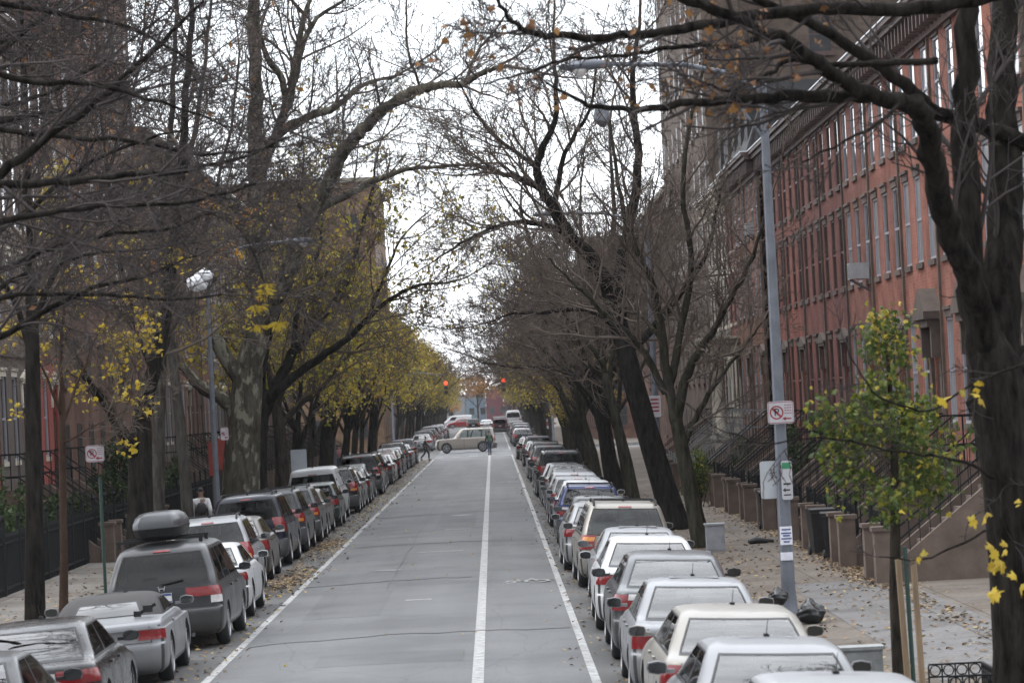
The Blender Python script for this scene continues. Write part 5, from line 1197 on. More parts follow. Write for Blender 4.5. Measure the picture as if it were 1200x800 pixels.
def bin_thing(lb, c, rz=0):
    root = thing('wheeled_bin', lb, 'bin', c, rz, 'bins by the stoops'); mb = MB(); G = []
    for z, s_ in ((.06,.40),(.5,.45),(.92,.52)): G.append([Vector((sx*s_/2, sy*(s_+.06)/2, z)) for sx, sy in ((-1,-1),(1,-1),(1,1),(-1,1),(-1,-1))])
    mb.grid(G); mb.add(G[0][:4], [(3,2,1,0)]); mb.add(G[2][:4], [(0,1,2,3)]); part('bin_body', mb, M_blackpl, root, fix=True)
    mb = MB(); mb.prism([(-.31,.925),(.33,.925),(.30,.97),(0,1.02),(-.31,.99)], -.28, .28, 'x'); part('lid', mb, M_blackpl, root, fix=True)
    for s_ in (-1,1): mb = MB(); mb.lathe([(.09,-.03),(.10,-.02),(.10,.02),(.09,.03)], 12, 'x', (s_*.22,.22,.10)); part('wheel', mb, M_rubber, root, 40)
bin_thing('black wheeled bin by the steps behind the no parking pole', Vector((7.0,70.6,walk_z(7))), .1)
bin_thing('black wheeled bin standing right of the one behind the no parking pole', Vector((7.05,68.3,walk_z(7))), -.1)
bin_thing('black wheeled bin close to the green yard shrub', Vector((7.05,84.5,walk_z(7))), .05)
def trash_bag(lb, c, s_, m, name='rubbish_bag', cat='bag', seed=1, sq=.8, group=None):
    bm = bmesh.new(); bmesh.ops.create_icosphere(bm, subdivisions=4, radius=s_); rr = random.Random(seed); ph = [rr.uniform(0,6) for _ in range(9)]
    for v in bm.verts:
        d = v.co.normalized(); k = 1 + .08*math.sin(d.x*5+ph[0]+2*d.z) + .06*math.sin(d.y*7+ph[1]+3*d.x) + .04*math.sin(d.z*11+ph[2]+d.y*6) + .02*math.sin(17*d.x+ph[3]+9*d.z)
        v.co = d*s_*k; v.co.z *= sq
        if d.z > .8: v.co.z += (d.z-.8)*s_*1.5; v.co.x *= .7; v.co.y *= .7
    me = bpy.data.meshes.new(name); bm.to_mesh(me); bm.free(); me.polygons.foreach_set('use_smooth', [True]*len(me.polygons))
    o = put(name, me, m, None, c); return tag(o, lb, cat, group)
M_bag = mat('black_bag', (.012,.012,.013), .25, .2, 6, bump=.2); M_wbag = mat('white_bag', (.60,.60,.62), .4, .1, 6, bump=.2); M_gbag = mat('grey_bag', (.30,.32,.36), .4, .1, 6)
trash_bag('black rubbish bag at the foot of the no parking pole, left one', at(912,699,52.6), .16, M_bag, seed=3, group='bags at the pole')
trash_bag('black rubbish bag at the foot of the no parking pole, larger right one', at(950,718,51.0), .22, M_bag, seed=4, group='bags at the pole')
trash_bag('white plastic bag caught in branches high on the left', at(231,332,56), .17, M_wbag, 'plastic_bag', seed=6, sq=.8)
trash_bag('second white plastic bag tip caught beside the first in the left branches', at(240,323,56), .14, M_wbag, 'plastic_bag', seed=8, sq=.7)
trash_bag('pale grey plastic bag hanging in the bare branches on the upper right', at(705,134,88), .22, M_gbag, 'plastic_bag', seed=7, sq=1.5)
gl_ = MB(); gl_.tube([Vector((0,0,.05)), Vector((.18,.05,.09)), Vector((.36,.0,.06)), Vector((.6,.08,.05))], [.06,.09,.07,.03], 8); o = part('dropped_glove', gl_, M_black, None, 60, Vector((5.95,77.5,walk_z(5.95)))); tag(o, 'dark rag lying on the right pavement', 'rag')
# ------------------------------------------------------------------ lamp posts, signs, signals
def lamp_post(lb, x, y, h, arm, rise, r=.115, group='street lamps', lens=True):
    root = thing('street_lamp', lb, 'street lamp', (x,y,walk_z(x)), 0, group)
    p = MB(); p.lathe([(r*1.1,-.1),(r*1.1,.1),(r,.5),(r*.55,h)], 8); part('pole', p, M_steel, root, 30)
    b = MB(); b.lathe([(r*1.45,-.05),(r*1.45,.04),(r*1.2,.10),(r*1.14,.3)], 8); part('pole_base', b, M_steel, root, 30)
    a = MB(); pts = [Vector((0,0,h-.15)), Vector((arm*.18,0,h+rise*.45)), Vector((arm*.5,0,h+rise*.85)), Vector((arm,0,h+rise))]
    a.tube(pts, [.05,.045,.04,.035], 8); a.tube([Vector((0,0,h-.9)), Vector((arm*.3,0,h+rise*.55))], [.025,.025], 6); a.lathe([(.03,h),(.07,h+.03),(.03,h+.12)], 8); part('arm', a, M_steel, root, 40)
    hd = MB(); sg = 1 if arm > 0 else -1
    G = []
    for u, w, z0, z1 in ((-.05,.05,-.05,.05),(.1,.09,-.07,.08),(.35,.15,-.09,.09),(.62,.15,-.09,.06),(.78,.05,-.06,.0)):
        G.append([Vector((arm+sg*u, w*math.cos(q*math.pi/5), h+rise + (z1 if math.sin(q*math.pi/5) >= 0 else -z0)*math.sin(q*math.pi/5))) for q in range(11)])
    hd.grid(G); hd.add(G[0][:10], [tuple(range(10))]); hd.add(G[4][:10], [tuple(range(10))]); ho = part('lamp_head', hd, M_steel, root, 50, fix=True)
    ln = MB(); ln.lathe([(.02,-.20),(.08,-.17),(.12,-.10),(.12,-.07)], 12, 'z', (arm+sg*.45,0,h+rise)); part('lens', ln, M_tailw, ho, 50)
    return root
p = at(880,100,53.5)
lamp_post('grey steel street lamp carrying the no parking sign on the right', 4.72, 53.5, p.z, -2.55, .5)
lamp_post('grey steel street lamp behind the plane tree on the left', -7.8, 90.6, 7.95, 2.3, .55, r=.09)
lamp_post('grey steel street lamp among the right hand trees with a white sign', 4.72, 94., 8.6, -2.5, .5)
lamp_post('grey steel street lamp on the left halfway to the crossing', -7.8, 158., 8.4, 2.4, .5)
lamp_post('grey steel street lamp on the right just before the crossing', 4.72, 208., 8.4, -2.4, .5)
def sign(lb, px, py, Y, w, h, m, rim=None, name='sign', yo=-.14):
    c = at(px, py, Y); root = thing(name, lb, 'sign', (c.x, Y+yo, c.z))
    mb = MB(); r = .04; poly = []
    for cx, cz, a0 in ((w/2-r,h/2-r,0),(-w/2+r,h/2-r,1),(-w/2+r,-h/2+r,2),(w/2-r,-h/2+r,3)):
        for q in range(4): a = (a0 + q/3)*math.pi/2; poly.append((cx+r*math.cos(a), cz+r*math.sin(a)))
    mb.prism(poly, -.004, .004, 'y'); part('panel', mb, m, root, fix=True)
    br_ = MB(); br_.box((0,.06,0),(.10,.10,.05)); part('bracket', br_, M_steel, root)
    return root
def write(root, s, size, x, z, m, name='lettering'):
    o = put(name, text_mesh(s, size), m, root, (x,-.0075,z), (math.pi/2,0,0)); return o
def no_parking(lb, px, py, Y, w=.43, h=.37):
    s_ = sign(lb, px, py, Y, w, h, M_white, yo=-.16)
    ring = MB(); n = 28; ro, ri_ = w*.265, w*.21; cx = -w*.16
    for i in range(n):
        a, b = 2*math.pi*i/n, 2*math.pi*(i+1)/n
        ring.add([(cx+ri_*math.cos(a),-.0065,ri_*math.sin(a)),(cx+ro*math.cos(a),-.0065,ro*math.sin(a)),(cx+ro*math.cos(b),-.0065,ro*math.sin(b)),(cx+ri_*math.cos(b),-.0065,ri_*math.sin(b))], [(0,1,2,3)])
    q = ro*.68; ring.add([(cx-q-.012,-.0095,q-.012),(cx-q+.012,-.0095,q+.012),(cx+q+.012,-.0095,-q+.012),(cx+q-.012,-.0095,-q-.012)], [(0,1,2,3)])
    fr = [(-w*.47,h*.44,w*.47,h*.47),(-w*.47,-h*.47,w*.47,-h*.44),(-w*.47,-h*.44,-w*.455,h*.44),(w*.455,-h*.44,w*.47,h*.44)]
    for a,b,c,d in fr: ring.add([(a,-.0065,b),(c,-.0065,b),(c,-.0065,d),(a,-.0065,d)], [(0,1,2,3)])
    part('red_markings', ring, M_red, s_)
    write(s_, 'P', w*.42, cx, 0, M_black)
    ar = MB(); x0 = w*.16; zz = -h*.28; ar.add([(x0,-.0065,zz-.012),(x0+w*.24,-.0065,zz-.012),(x0+w*.24,-.0065,zz+.012),(x0,-.0065,zz+.012)], [(0,1,2,3)]); ar.add([(x0-.05,-.0065,zz),(x0+.01,-.0065,zz+.035),(x0+.01,-.0065,zz-.035)], [(0,1,2)]); part('arrow', ar, M_red, s_)
    tb = MB()
    for k in range(4):
        for j in range(3): tb.box((w*.18+j*w*.095,-.0065,h*.32-k*h*.12), (w*.07,.004,h*.035))
    part('small_print', tb, M_red, s_); return s_
no_parking('white no parking sign with red circle on the right lamp post', 914, 483, 53.5)
s_ = sign('large pale grey sign panel low on the right lamp post', 906, 562, 53.5, .40, .62, mat('sign_pale', (.42,.44,.46), .5, .1, 4), yo=.13)
s_ = sign('narrow white sign with green mark and arrow right of the lamp post', 921, 562, 53.5, .18, .64, M_white, yo=-.17)
gm = MB(); gm.box((.0,-.0065,.24),(.14,.004,.10)); part('green_band', gm, M_green, s_)
ar = MB(); ar.box((0,-.0065,-.16),(.09,.004,.025)); ar.add([(-.075,-.0065,-.16),(-.03,-.0065,-.12),(-.03,-.0065,-.20)], [(0,1,2)]); ar.box((0,-.0065,-.06),(.12,.004,.03)); ar.box((0,-.0065,-.24),(.12,.004,.02)); part('black_marks', ar, M_black, s_)
for k, (px, py, w, h, rz, lb) in enumerate(((916,627,.22,.30,.03,'white paper notice taped to the right lamp post, upper one'),(918,651,.17,.13,-.06,'small white paper scrap taped to the right lamp post, under the notice'))):
    c = at(px, py, 53.5); mb = MB(); P = [[Vector((.128*math.sin(a), -.128*math.cos(a), z)) for a in (-.9,-.6,-.3,0,.3,.6,.9)] for z in (-h/2,h/2)]
    mb.grid(P); mb.grid([[p*1.012 for p in r_] for r_ in P]); mb.v = [(a, b, c2) for a,b,c2 in mb.v]
    root = thing('paper_notice', lb, 'notice', (4.72,53.5,c.z), rz, 'papers on the lamp post'); part('sheet', mb, mat('paper', (.62,.62,.68), .7, .12, 12), root, True)
    if k == 0:
        ln = MB()
        for z, ww in ((.10,.16),(.04,.18),(.0,.12),(-.05,.18),(-.10,.1)): 
            ln.grid([[Vector((.1325*math.sin(a*ww/.13), -.1325*math.cos(a*ww/.13), zz)) for a in (-.5,-.25,0,.25,.5)] for zz in (z-.012,z+.012)])
        part('print', ln, M_plateb, root)
no_parking('white no parking sign on the green post by the left railings', 113, 531, 58., .33, .30)
a = at(117, 540, 58.); mb = MB(); mb.lathe([(.03,-.2),(.03,2.75)], 8, 'z'); o = part('signpost', mb, M_dkgreen, None, 40, loc=Vector((a.x,58.,walk_z(a.x)))); tag(o, 'dark green signpost standing by the left railings', 'post')
no_parking('small white no parking sign near the plane trunk on the left', 264, 508, 90.6, .22, .36)
s_ = sign('white parking regulation sign on the right lamp post among the trees', 767, 476, 94., .36, .62, M_white, yo=-.16)
tb = MB()
for k in range(4): tb.box((0,-.0065,.2-k*.11),(.24,.004,.05))
part('red_print', tb, M_red, s_)
s_ = sign('blank pale panel standing on the left pavement behind the white van', 351, 545, 112., .55, 1.1, mat('panel_pale', (.33,.36,.39), .6, .1, 3)); part('post', (lambda m: (m.box((0,.05,-1.0),(.06,.06,2.4)), m)[1])(MB()), M_steel, s_)
s_ = sign('red and white sign on the right pavement past the crossing', 645, 496, 266., .6, .8, M_white); tb = MB(); tb.box((0,-.008,0),(.6,.006,.35)); part('red_band', tb, M_red, s_); part('post', (lambda m: (m.box((0,.05,-1.2),(.06,.06,2.6)), m)[1])(MB()), M_steel, s_)
# red hanging banner / awning on the left
c = at(258, 535, 104.); mb = MB(); mb.prism([(-.36,-.6),(.32,-.55),(.36,.55),(-.1,.6),(-.36,.45)], -.04, .04, 'y'); o = part('hoarding', mb, M_redpaint, None, loc=(c.x,104.,c.z), fix=True); tag(o, 'dark red painted hoarding panel behind the left railings', 'hoarding')
mb = MB(); mb.box((0,0,-1.2),(.1,.1,1.6)); part('post', mb, M_black, o)
# traffic signals
M_sig = mat('signal_yellow', (.14,.11,.02), .5, .2, 6)
ml, nt, b = nodes('red_signal_light'); b.inputs['Base Color'].default_value = (.5,.02,.01,1)
nz = N(nt, 'ShaderNodeTexNoise', Scale=40.); rr_ = ramp(nt, nz.outputs[0], [(.3,(1,.03,.01)),(.7,(1,.10,.04))]); L(nt, rr_.outputs[0], b.inputs['Emission Color']); b.inputs['Emission Strength'].default_value = 2.5
def signal(lb, x, arm, y, z):
    root = thing('traffic_light', lb, 'traffic light', (x,y,walk_z(x))); p = MB(); p.lathe([(.12,-.1),(.1,.4),(.07,z+.9)], 8); part('pole', p, M_steel, root, 30)
    a = MB(); a.tube([Vector((0,0,z+.75)), Vector((arm*.5,0,z+1.0)), Vector((arm,0,z+.75))], [.05,.045,.035], 6); part('arm', a, M_steel, root, 40)
    hb_ = MB(); hb_.box((arm,0,z-.25),(.36,.28,1.15)); ho = part('signal_head', hb_, M_sig, root)
    for k, m in enumerate((ml, M_blackpl, M_blackpl)):
        l_ = MB(); l_.lathe([(.145,-.16),(.10,-.185),(.03,-.19)], 16, 'y', (arm,0,z+.10-k*.36)); part('signal_lens', l_, m, ho, 40)
        v_ = MB(); v_.tube([Vector((arm+.16*math.cos(q), -.22, z+.10-k*.36+.16*math.sin(q))) for q in np.linspace(0,math.pi,9)], [.012]*9, 4); part('visor', v_, M_sig, ho)
signal('traffic light showing red on a mast arm at the far left corner', -7.9, -3.6+7.9, 256., 5.3)
signal('traffic light showing red on a mast arm at the far right corner', 4.7, .95-4.7, 256., 5.3)
# blue mailbox
mb_root = thing('mailbox', 'blue street mailbox on the far left corner past the crossing', 'mailbox', (-8.1,266.,walk_z(-8.1))); M_blue_ = mat('mailbox_blue', (.02,.05,.22), .45, .15, 6)
mb = MB(); mb.prism([(-.3,.2),(.3,.2),(.3,1.0)]+[(.3*math.cos(a),1.0+.3*math.sin(a)) for a in np.linspace(.2,2.94,8)]+[(-.3,1.0)], -.28, .28, 'y'); part('box', mb, M_blue_, mb_root, fix=True)
for sx in (-.25,.25):
    for sy in (-.22,.22): q = MB(); q.box((sx,sy,.1),(.06,.06,.2)); part('leg', q, M_blue_, mb_root)
q = MB(); q.box((0,-.29,1.02),(.4,.03,.14)); part('drop_door', q, M_blue_, mb_root)
# window air conditioners
M_ac = mat('air_conditioner_grey', (.36,.36,.37), .5, .15, 5)
def ac(lb, y, z):
    root = thing('air_conditioner', lb, 'air conditioner', (FX-.28, y, z), 0, 'window air conditioners'); mb = MB(); mb.box((0,0,.21),(.5,.62,.42)); part('case', mb, M_ac, root)
    g_ = MB()
    for k in range(7): g_.box((-.253,0,.05+k*.052),(.012,.54,.02)); 
    part('grille', g_, M_greypl, root)
    s2 = MB(); s2.bar((-.2,-.2,-.01),(.28,-.2,-.3),.03); s2.bar((-.2,.2,-.01),(.28,.2,-.3),.03); part('bracket', s2, M_steel, root)
ac('window air conditioner on the second floor of the white framed red brown house', yr+W_*(3+.5)/3-.0, 6.43)
ac('window air conditioner high on the orange brown house behind the lamp post', yr+6*W_+W_*.5, 9.28)
# ------------------------------------------------------------------ people
M_coat = mat('coat_black', (.014,.014,.017), .85, .25, 8); M_jeans = mat('jeans_blue', (.035,.05,.085), .85, .25, 10); M_gjack = mat('jacket_dark', (.02,.022,.024), .8, .2, 8); M_gvest = mat('vest_green', (.05,.13,.07), .75, .2, 8)
M_wshirt = mat('shirt_white', (.5,.5,.5), .8, .1, 8); M_bp = mat('backpack_black', (.010,.010,.012), .7, .2, 10); M_pink = mat('coat_pink', (.45,.18,.2), .8, .15, 8)
person('person in a dark coat striding across at the left of the crossing', Vector((-4.75,223.,road_z(-4.75))), -math.pi/2, 1.66, M_coat, M_coat, M_skin, .42, coat=True)
person('person in green vest and jeans walking on the crossing before the beige vehicle', Vector((-.36,228.5,road_z(-.36))), .35, 1.72, M_gjack, M_jeans, M_skin, .16, vest=M_gvest, hat=M_black)
person('person in a white top with a black backpack walking on the left pavement', Vector((-8.2,90.,walk_z(-8.2))), .1, 1.75, M_wshirt, M_coat, M_skin, .25, bag=M_bp)
person('person in a pale pink top on the left pavement near the white van', Vector((-9.0,188.,walk_z(-9.))), .2, 1.65, M_pink, M_jeans, M_skin2, .2)
# ------------------------------------------------------------------ parked cars
PC = {'silver': paint('paint_silver',(.215,.22,.23),.5,.42), 'lsilver': paint('paint_light_silver',(.28,.285,.295),.45,.42), 'champ': paint('paint_champagne',(.25,.236,.212),.45,.42), 'white': paint('paint_white',(.46,.47,.48),0,.3),
 'grey': paint('paint_grey',(.085,.088,.092),.4,.36), 'dgrey': paint('paint_dark_grey',(.036,.038,.041),.25,.3), 'black': paint('paint_black',(.012,.012,.014),.1,.22), 'navy': paint('paint_navy',(.006,.008,.020),.1,.25),
 'blue': paint('paint_blue',(.016,.030,.115),.3,.28), 'taupe': paint('paint_taupe',(.09,.082,.072),.5,.32), 'green': paint('paint_dark_green',(.014,.03,.026),.2,.28), 'red': paint('paint_red',(.22,.012,.016),.1,.28), 'mgrey': paint('paint_grey_metal',(.055,.058,.063),.4,.32), 'beige': paint('paint_beige',(.29,.262,.232),.3,.38), 'burg': paint('paint_burgundy',(.07,.010,.016),.2,.26)}
CN = {'silver':'silver','lsilver':'pale silver','champ':'champagne silver','white':'white','grey':'grey','dgrey':'dark grey','black':'black','navy':'navy','blue':'blue','taupe':'taupe','green':'dark green','red':'red','mgrey':'metallic grey','beige':'beige','burg':'burgundy'}
KN = {'sedan':'sedan','sedan_b':'sedan','sedan_c':'sedan','sedan_box':'boxy sedan','coupe':'coupe','wagon':'estate car','hatch':'hatchback','suv':'utility vehicle','suv_big':'large utility vehicle','suv_long':'utility vehicle','minivan':'minivan','minivan_b':'minivan','van':'van','convertible':'convertible'}
cc = {}
PLACED = []
def car(key, col, x, y, label=None, side=0, rz=None, zs=1., group=None, xs=1., skip=()):
    o = copy_tree(CARS[key], paint=PC[col], skip=skip); sl = -.012*(x-XC)
    o.location = (x, y, road_z(x)); o.rotation_euler = (0, -math.atan(sl), R.uniform(-.012,.012)) if rz is None else (0,0,rz); o.scale = (xs,1,zs)
    o.name = {'sedan':'parked_sedan','sedan_b':'parked_sedan','sedan_c':'parked_sedan','sedan_box':'parked_sedan','coupe':'parked_coupe','wagon':'parked_estate_car','hatch':'parked_hatchback','suv':'parked_suv','suv_big':'parked_suv','suv_long':'parked_suv','minivan':'parked_minivan','minivan_b':'parked_minivan','van':'parked_van','convertible':'parked_convertible'}[key] if rz is None else key.split('_')[0]+('_car' if 'van' not in key else '')
    if o.name not in KIDS: KIDS[o.name] = []
    if label is None:
        wh = ('left' if side < 0 else 'right') + (' row before the crossing' if y < 230 else ' row past the crossing')
        k = (CN[col], KN[key], wh); cc[k] = cc.get(k, 0) + 1; n = cc[k]
        label = '%s %s parked in the %s, ' % k + ('nearest such' if n == 1 else '%ssuch' % ordn[n-1])
    tag(o, label, 'car' if 'van' not in key else 'van', group or ('cars parked along the left kerb' if side < 0 else 'cars parked along the right kerb')); PLACED.append(o); return o
# left row
car('sedan_box','dgrey',-5.60,34.4,'dark grey sedan cut by the lower left corner, nearest the camera on the left',-1)
car('sedan','black',-5.62,40.2,'black sedan behind the silver convertible on the left',-1,zs=.97)
cvt = car('convertible','silver',-5.68,48.2,'silver convertible with black cloth roof on the left',-1)
mv = car('minivan','dgrey',-5.45,55.2,'dark grey minivan with a black roof box on the left',-1)
car('coupe','white',-5.5,61.9,'white coupe between the grey minivan and the silver utility vehicle',-1)
car('suv','lsilver',-5.95,69.0,'pale silver utility vehicle with dark cladding in front of the white coupe',-1)
car('sedan_c','taupe',-6.05,75.2,'taupe sedan with white roof glare just before the big navy vehicle',-1,zs=.98)
car('suv_big','navy',-6.1,82.4,'big navy utility vehicle with roof rails on the left',-1)
car('suv','mgrey',-6.0,89.0,'metallic grey utility vehicle ahead of the big navy one',-1,zs=1.02)
car('suv','grey',-5.95,94.9,'grey utility vehicle, second ahead of the big navy one',-1,zs=.97)
car('sedan_b','taupe',-6.0,100.7,'taupe sedan ahead of the grey utility vehicles on the left',-1)
car('hatch','green',-5.9,106.4,'dark green hatchback with tall red lamps on the left',-1)
van_ = car('van','white',-6.15,112.6,'white cargo van with dark rear windows on the left',-1,zs=.97)
cols = ['black','silver','dgrey','grey','black','dgrey','black','grey','white','burg','dgrey','grey','silver','black','dgrey','silver','navy','white']
keys = ['suv','sedan','sedan_b','sedan_c','suv_big','hatch','suv','sedan','sedan_b','sedan','sedan_c','sedan_b','hatch','suv','sedan','sedan_b','suv','sedan']
for i in range(17):
    y = 119.4 + i*5.8
    car(keys[i], cols[i], -5.98 + R.uniform(-.12,.12), y, None, -1)
# right row
car('sedan_c','lsilver',2.56,26.3,'pale silver sedan cut by the bottom edge, nearest the camera on the right',1)
car('sedan','silver',2.44,31.3,'silver sedan just ahead of the sedan cut by the bottom edge',1,zs=.98)
car('sedan_c','champ',2.48,36.4,'champagne silver sedan third from the camera on the right',1,zs=.95)
car('sedan_box','silver',2.40,41.9,'boxy silver sedan with red lamps, ahead of the champagne sedan',1)
car('sedan_c','mgrey',2.42,48.0,'grey sedan with red and white lamps behind the white sedan',1,zs=1.0)
car('sedan','white',2.38,54.0,'white sedan on the right with chunky red lamps',1,zs=1.01)
car('sedan_b','silver',2.48,59.8,'low silver sedan between the white sedan and the champagne minivan',1,zs=.98)
car('minivan_b','champ',2.42,66.1,'champagne minivan with roof rack on the right',1)
car('sedan','lsilver',2.25,72.6,'pale silver sedan just ahead of the champagne minivan',1)
car('sedan_b','grey',2.40,78.9,'grey sedan between the minivan and the blue estate car',1)
car('wagon','blue',2.35,85.6,'blue estate car with roof rails and grey bumper on the right',1,zs=1.03)
car('sedan_c','white',2.45,91.6,'white sedan just ahead of the blue estate car',1)
car('hatch','silver',2.35,97.4,'silver hatchback second ahead of the blue estate car',1)
cols = ['lsilver','dgrey','black','silver','black','grey','dgrey','black','dgrey','silver','dgrey','grey','black','silver','black','navy','dgrey','champ','dgrey']
keys = ['hatch','sedan','sedan_c','sedan_b','suv_big','suv','sedan','sedan_b','suv','sedan','suv','sedan_c','sedan_b','hatch','sedan','suv','sedan','wagon','sedan_b']
keys[4], cols[4] = 'suv_big', 'black'
for i in range(19):
    y = 103.4 + i*5.9
    car(keys[i], cols[i], 2.42 + R.uniform(-.14,.14) - (.25 if i == 18 else 0), y, None, 1)
# past the crossing
cols = ['silver','dgrey','black','white','grey','burg','dgrey','silver','black','white','silver','dgrey','red','white','silver','grey']
keys = ['sedan','suv','sedan_b','hatch','suv','sedan_c','sedan','suv_big','hatch','sedan','suv','sedan_b','sedan','suv','hatch','sedan']
for i in range(16):
    y = 268. + i*6.4
    car(keys[i], cols[i], -6.0 + R.uniform(-.12,.12), y, None, -1, skip=('panel_seam','door_handle','rear_wiper','exhaust','antenna'))
    car(keys[(i*5+3) % 16], cols[(i*7+2) % 16], 2.45 + R.uniform(-.12,.12), y+1.5, None, 1, skip=('panel_seam','door_handle','rear_wiper','exhaust','antenna'))
# moving traffic
ex = car('suv_long','beige',-2.15,245.6,'beige utility vehicle crossing the street at the junction, seen from its left side',0,math.pi/2,group='vehicles at the junction'); ex.name = 'suv'; ex.scale = (1.0,.97,1.05)
bk = car('suv','black',-2.6,420.,'black utility vehicle driving away past the crossing',0,0.,group='vehicles past the crossing'); bk.name = 'suv'
car('sedan','white',-.9,424.,'white sedan driving beside the black utility vehicle past the crossing',0,0.,group='vehicles past the crossing')
tg = car('suv_big','burg',.75,376.,'dark red utility vehicle with its tailgate raised past the crossing',0,0.,group='vehicles past the crossing'); tg.name = 'suv'
mb = MB(); mb.box((0,-2.75,1.95),(1.5,.75,.08), M=Matrix.Rotation(.25,3,'X')); part('tailgate', mb, M_black, tg)
car('sedan','red',-4.9,500.,'red sedan standing across the far end of the street',0,math.pi/2,group='vehicles past the crossing')
vt = car('van','white',2.7,440.,'tall white delivery van standing on the right past the crossing',0,0.,group='vehicles past the crossing'); vt.scale = (1.15,1.1,1.32); vt.name = 'delivery_van'
vt = car('van','white',-5.8,520.,'white van standing across the far end behind the red sedan',0,math.pi/2,group='vehicles past the crossing'); vt.name = 'delivery_van'
# roof box on the minivan, badge
rb_ = thing('roof_box', 'black car roof box strapped on the grey minivan', 'roof box', (-5.64, 54.6, road_z(-5.45)+1.71)); rb_.rotation_euler = mv.rotation_euler
lo, hi_ = MB(), MB()
def rbox(z, w, l0, l1, c=.12):
    return [Vector((x*.84, y, z)) for x, y in ((-w+c,l0),(w-c,l0),(w,l0+c),(w,l1-c*2.5),(w-c*2,l1),(-w+c*2,l1),(-w,l1-c*2.5),(-w,l0+c),(-w+c,l0))]
lay = [rbox(.10,.34,-.85,.95), rbox(.14,.42,-.97,1.05), rbox(.24,.46,-1.02,1.12), rbox(.27,.465,-1.03,1.12)]
lo.grid(lay); lo.add(lay[0][:8], [tuple(range(8))])
lay2 = [rbox(.275,.46,-1.02,1.10), rbox(.36,.455,-1.0,1.06), rbox(.46,.41,-.93,.85), rbox(.52,.33,-.80,.55), rbox(.535,.2,-.6,.3)]
hi_.grid(lay2); hi_.add(lay2[-1][:8], [tuple(range(8))])
part('box_base', lo, M_blackpl, rb_, 40, fix=True); part('box_lid', hi_, mat('roof_box_lid', (.035,.037,.042), .3, .15, 4), rb_, 40, fix=True)
cb = MB()
for y in (-.5,.45):
    cb.box((0,y,.07),(1.45,.06,.04))
    for sx in (-.68,.68): cb.box((sx,y,.01),(.06,.08,.09))
part('crossbar', cb, M_blackpl, rb_)
bd_ = MB(); B_ = Body(5.1, suv_layers(1.72, w=.97, slope=.50, belt=1.03, hood=.98, hl=.85)); y0 = B_.pt(0,1.045).y - .012
for bx in (-.045,.045): bd_.bar((bx*1.25,y0,1.075),(bx*.8,y0,.995),.016,.014)
bd_.box((0,y0,1.035),(.075,.014,.016)); part('badge', bd_, M_chrome, mv)
# a camera-like clamp of rope and cloth bundle on the convertible boot: small black object
bx = MB(); bx.bar((-.14,0,.0),(.16,.05,.16),.045); bx.box((.05,.03,.10),(.13,.13,.10)); bx.box((-.10,0,.03),(.1,.1,.08)); o = part('boot_rack', bx, M_blackpl, None, loc=(-5.13, 46.55, road_z(-5.3)+.98)); tag(o, 'small black clamp resting on the convertible boot lid', 'clamp')
# ------------------------------------------------------------------ the damp autumn air
hz = MB(); hz.box2((-260,-70,-1.4),(260,780,48)); hm = bpy.data.materials.new('haze_air'); hm.use_nodes = True; hn = hm.node_tree
hn.nodes.remove(hn.nodes['Principled BSDF']); pv = N(hn, 'ShaderNodeVolumePrincipled', Density=.00010); pv.inputs['Color'].default_value = (.86,.89,.93,1); pv.inputs['Anisotropy'].default_value = .2
L(hn, pv.outputs[0], hn.nodes['Material Output'].inputs['Volume']); ho_ = part('haze', hz, hm, None); tag(ho_, 'thin pale haze filling the far end of the street', None, None, 'stuff')
# ------------------------------------------------------------------ sky, sun, camera
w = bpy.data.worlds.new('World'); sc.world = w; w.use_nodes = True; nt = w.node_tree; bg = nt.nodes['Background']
sky = N(nt, 'ShaderNodeTexSky', sky_type='NISHITA', sun_disc=False); EL, AZ = math.radians(60), math.radians(285)
sky.sun_elevation = EL; sky.sun_rotation = AZ; sky.air_density = 1.; sky.dust_density = 2.
tc = N(nt, 'ShaderNodeTexCoord'); mp = N(nt, 'ShaderNodeMapping', Scale=(1,1,2.2)); L(nt, tc.outputs['Generated'], mp.inputs[0])
cn = N(nt, 'ShaderNodeTexNoise', Scale=2.6, Detail=7., Roughness=.55); L(nt, mp.outputs[0], cn.inputs['Vector'])
cr = ramp(nt, cn.outputs[0], [(.34,(.55,.55,.55)),(.62,(1,1,1))])
mx = N(nt, 'ShaderNodeMix', data_type='RGBA'); L(nt, cr.outputs[0], mx.inputs[0]); L(nt, sky.outputs[0], mx.inputs[6])
mx.inputs[7].default_value = (15.5,16.0,16.8,1)
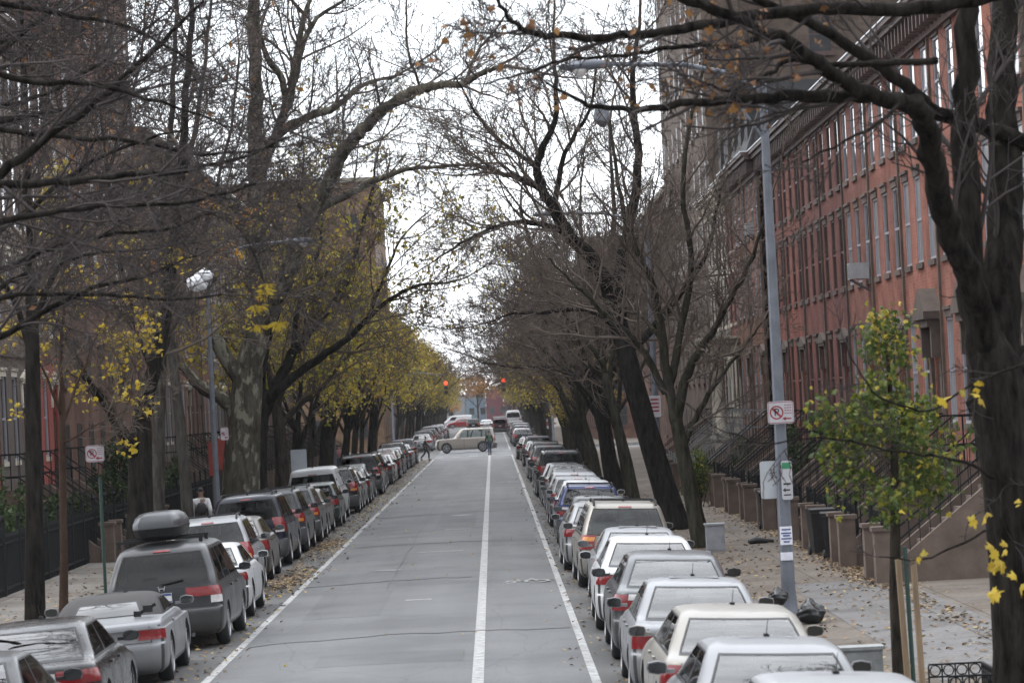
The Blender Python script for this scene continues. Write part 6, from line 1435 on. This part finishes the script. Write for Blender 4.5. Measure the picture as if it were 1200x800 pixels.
vm = N(nt, 'ShaderNodeVectorMath', operation='DOT_PRODUCT'); L(nt, tc.outputs['Generated'], vm.inputs[0]); vm.inputs[1].default_value = (-.05,.42,.90)
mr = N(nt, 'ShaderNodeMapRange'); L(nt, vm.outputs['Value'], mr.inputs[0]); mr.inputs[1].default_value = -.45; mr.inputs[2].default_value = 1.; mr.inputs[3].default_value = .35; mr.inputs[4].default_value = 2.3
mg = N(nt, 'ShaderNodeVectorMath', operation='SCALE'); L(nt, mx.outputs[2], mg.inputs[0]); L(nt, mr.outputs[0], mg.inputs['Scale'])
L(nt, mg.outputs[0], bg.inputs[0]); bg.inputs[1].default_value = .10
sd = bpy.data.lights.new('sun', 'SUN'); sd.energy = 1.0; sd.angle = math.radians(22); sd.color = (1,.96,.9); so = bpy.data.objects.new('sun', sd); COL.objects.link(so)
dv = Vector((math.sin(AZ)*math.cos(EL), math.cos(AZ)*math.cos(EL), math.sin(EL))); so.rotation_euler = dv.to_track_quat('Z','Y').to_euler()
cd = bpy.data.cameras.new('camera'); co = bpy.data.objects.new('camera', cd); COL.objects.link(co); sc.camera = co
cx, cy = 600-VX, 400-VY; a = cx*CP - cy*SP; b = cx*SP + cy*CP
fw = Vector((a/F, 1, -b/F)).normalized(); up = Vector((SP, 0, CP)); rt = fw.cross(up).normalized(); up = rt.cross(fw)
co.matrix_world = Matrix(((rt.x,up.x,-fw.x,0),(rt.y,up.y,-fw.y,0),(rt.z,up.z,-fw.z,H),(0,0,0,1)))
cd.sensor_width = 36; cd.lens = 36*F/1200; cd.clip_start = .5; cd.clip_end = 5000
cd.dof.use_dof = True; cd.dof.focus_distance = 75.; cd.dof.aperture_fstop = 4.0
sc.view_settings.view_transform = 'Standard'; sc.view_settings.look = 'None'; sc.view_settings.gamma = 1; sc.view_settings.exposure = .1; sc.view_settings.use_curve_mapping = False
sc.cycles.max_bounces = 5; sc.cycles.diffuse_bounces = 2; sc.cycles.glossy_bounces = 3; sc.cycles.transmission_bounces = 2; sc.cycles.transparent_max_bounces = 16; sc.cycles.use_denoising = True
